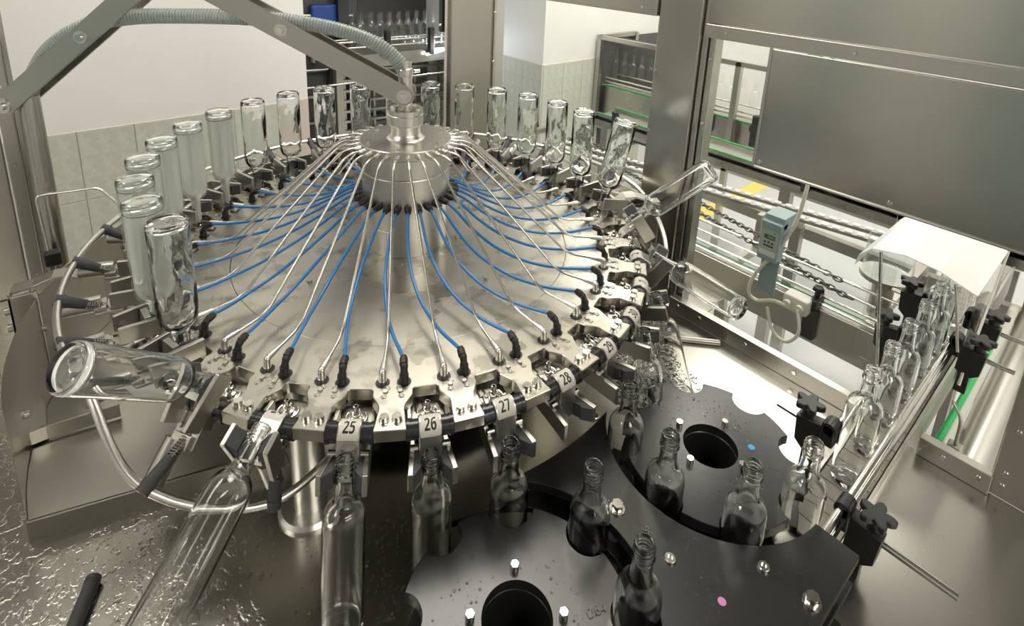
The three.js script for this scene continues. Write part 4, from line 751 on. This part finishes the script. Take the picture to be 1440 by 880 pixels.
{
  // machinery seen through the doorway
  const k = (y) => y - FLOOR;
  const r = thing('rack_frame', 'tall open steel rack in the dark hall behind the doorway', 'rack', [1.15, FLOOR, -2.95]);
  for (let i = 0; i < 8; i++) mesh('upright', box(i * 0.125, 0.02 + i * 0.125, 0, 1.16 - 0.03 * (i % 3), 0, 0.02), i % 3 === 1 ? M.steel : M.steel, r);
  for (let j = 0; j < 11; j++) { const g = box(0, 0.98, -0.010, 0.010, 0.0, 0.03); g.rotateZ(-0.05); g.translate(-0.02, 0.28 + j * 0.082, 0.024); mesh('shelf_bar', g, j % 2 ? M.steel : M.steel, r); }
  for (let j = 0; j < 7; j++) mesh('crate', box(0.16 + 0.125 * (j % 6), 0.25 + 0.125 * (j % 6), 0.30 + 0.16 * (j % 5), 0.36 + 0.16 * (j % 5), -0.10, -0.02), j % 3 ? M.machineGrey : M.cream, r);
  const c = thing('hall_conveyor', 'dark conveyor line crossing the hall behind the doorway', 'conveyor', [0.75, FLOOR, -2.62]);
  mesh('bed', box(0.15, 1.28, k(-0.16), k(-0.065), -0.15, 0.15), M.steel, c);
  for (const [y, z] of [[0.0, 0.16], [0.04, 0.16], [0.0, -0.16], [-0.24, 0.17]]) mesh('rail', [cyl([-0.2, k(y), z], [1.28, k(y - 0.02), z], 0.007, 0.007, 8)], M.steel, c);
  for (const x of [0.2, 0.7, 1.22]) mesh('leg', box(x, x + 0.05, 0, k(-0.16), -0.03, 0.03), M.steel, c);
  for (const x of [0.05, 0.5, 0.86]) mesh('holder', box(x, x + 0.04, k(-0.10), k(0.10), 0.16, 0.2, 0.005), M.black, c);
  for (let i = 0; i < 22; i++) { const m = tag(mesh('hall_bottle', farBottleGeo, M.farGlass), 'small clear bottle on the dark hall conveyor', 'bottle', 'bottles on the dark hall conveyor'); m.position.set(1.12 + (i >> 1) * 0.076, -0.065, -2.68 + 0.12 * (i % 2)); }
  const e = thing('hall_machine', 'dark machine block with blue side in the hall', 'machine', [1.05, FLOOR, -3.6]);
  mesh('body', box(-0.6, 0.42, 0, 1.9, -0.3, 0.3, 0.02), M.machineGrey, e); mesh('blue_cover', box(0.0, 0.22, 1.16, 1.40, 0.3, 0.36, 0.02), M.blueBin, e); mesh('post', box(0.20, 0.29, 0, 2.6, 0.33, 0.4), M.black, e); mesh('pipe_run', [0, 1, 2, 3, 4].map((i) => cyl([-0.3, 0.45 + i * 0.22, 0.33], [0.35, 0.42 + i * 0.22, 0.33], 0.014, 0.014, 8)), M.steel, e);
  for (let i = 0; i < 4; i++) mesh('valve', [cyl([-0.12 + i * 0.13, 0.75 + 0.2 * (i % 2), 0.33], [-0.12 + i * 0.13, 0.88 + 0.2 * (i % 2), 0.36], 0.03, 0.022, 10)], i % 2 ? M.steel : M.black, e);
  const l = thing('tube_light', 'slanting bright tube light in the dark hall', 'tube light', [1.72, -0.085, -2.44]);
  mesh('tube', [cyl([-0.13, -0.016, 0], [0.15, 0.018, -0.02], 0.009, 0.009, 10)], M.lamp, l);
  const pl = new THREE.PointLight(0xe8f0ff, 0.35, 0, 2); pl.position.set(1.72, -0.06, -2.40); scene.add(pl);
}

{
  // water lying on the table and on the black plastic
  const dropGeo = new THREE.SphereGeometry(1, 10, 6, 0, Math.PI * 2, 0, Math.PI / 2);
  const drops = (name, label, count, place) => {
    const im = new THREE.InstancedMesh(dropGeo, M.water, count), o = new THREE.Object3D(); let n = 0, guard = 0;
    while (n < count && guard++ < count * 20) { const p = place(); if (!p) continue; o.position.set(p[0], p[1], p[2]); o.rotation.y = p[4] ?? rnd() * 6.28; o.scale.set(p[3] * (1 + (p[5] || 0)), p[3] * (p[6] || 0.35), p[3]); o.updateMatrix(); im.setMatrixAt(n++, o.matrix); }
    im.count = n; im.name = numbered(name); im.castShadow = im.receiveShadow = true; tag(im, label, 'water', undefined, 'stuff'); scene.add(im);
  };
  const inPan = (x, z) => { const r = Math.hypot(x, z), a = Math.atan2(x, z) / D; return r < 0.79 && (a < -86 || z < 0.22 + 0.3 * (x + 0.2)); };
  drops('table_droplet', 'scattered water droplets on the table in front of the drip pan', 1500, () => { const x = -1.2 + rnd() * 1.0, z = -0.1 + rnd() * 0.95; if (inPan(x, z) || Math.hypot(x, z) < 0.45) return null; const c = fbm((x + 2) / 3, (z + 2) / 3, 5, 12, 12, 3); if (c < 0.5 + 0.2 * rnd()) return null; return [x, TY, z, 0.0012 + 0.0032 * rnd() * rnd(), 0.7 + rnd() * 0.5, 2.2 * rnd() * rnd(), 0.22]; });
  drops('table_bead', 'dense water beads on the table between starwheel and window', 2600, () => { const x = 0.28 + rnd() * 0.40, z = 0.28 + rnd() * 0.36; if (Math.hypot(x - S1[0], z - S1[1]) < 0.07 || Math.hypot(x, z) < 0.46) return null; const k = (x + 0.6 * z); if (k > 0.74 + 0.10 * rnd()) return null; return [x, TY, z, 0.0022 + 0.0045 * rnd(), undefined, rnd() * 0.5, 0.55]; });
  const clear = (x, z) => Math.hypot(x - S1[0], z - S1[1]) > 0.198 && Math.hypot(x - S2[0], z - S2[1]) > 0.198 && Math.hypot(x, z) > 0.595;
  drops('plate_droplet', 'fine water droplets on the black guide plate', 420, () => { const x = -0.2 + rnd() * 0.39, z = 0.56 + rnd() * 0.44; if (!clear(x, z)) return null; if (fbm((x + 2) / 3, (z + 2) / 3, 15, 24, 24, 3) < 0.45 + 0.2 * rnd()) return null; return [x, GY, z, 0.0006 + 0.0016 * rnd() * rnd()]; });
  for (const [C, lab] of [[S1, 'fine water droplets on the starwheel with the blue dot'], [S2, 'fine water droplets on the starwheel with the diameter mark']]) drops('starwheel_droplet', lab, 260, () => { const r = 0.06 + rnd() * 0.065, a = rnd() * 6.28; return [C[0] + r * Math.sin(a), SY, C[1] + r * Math.cos(a), 0.0007 + 0.002 * rnd() * rnd()]; });
}

renderer.render(scene, camera);
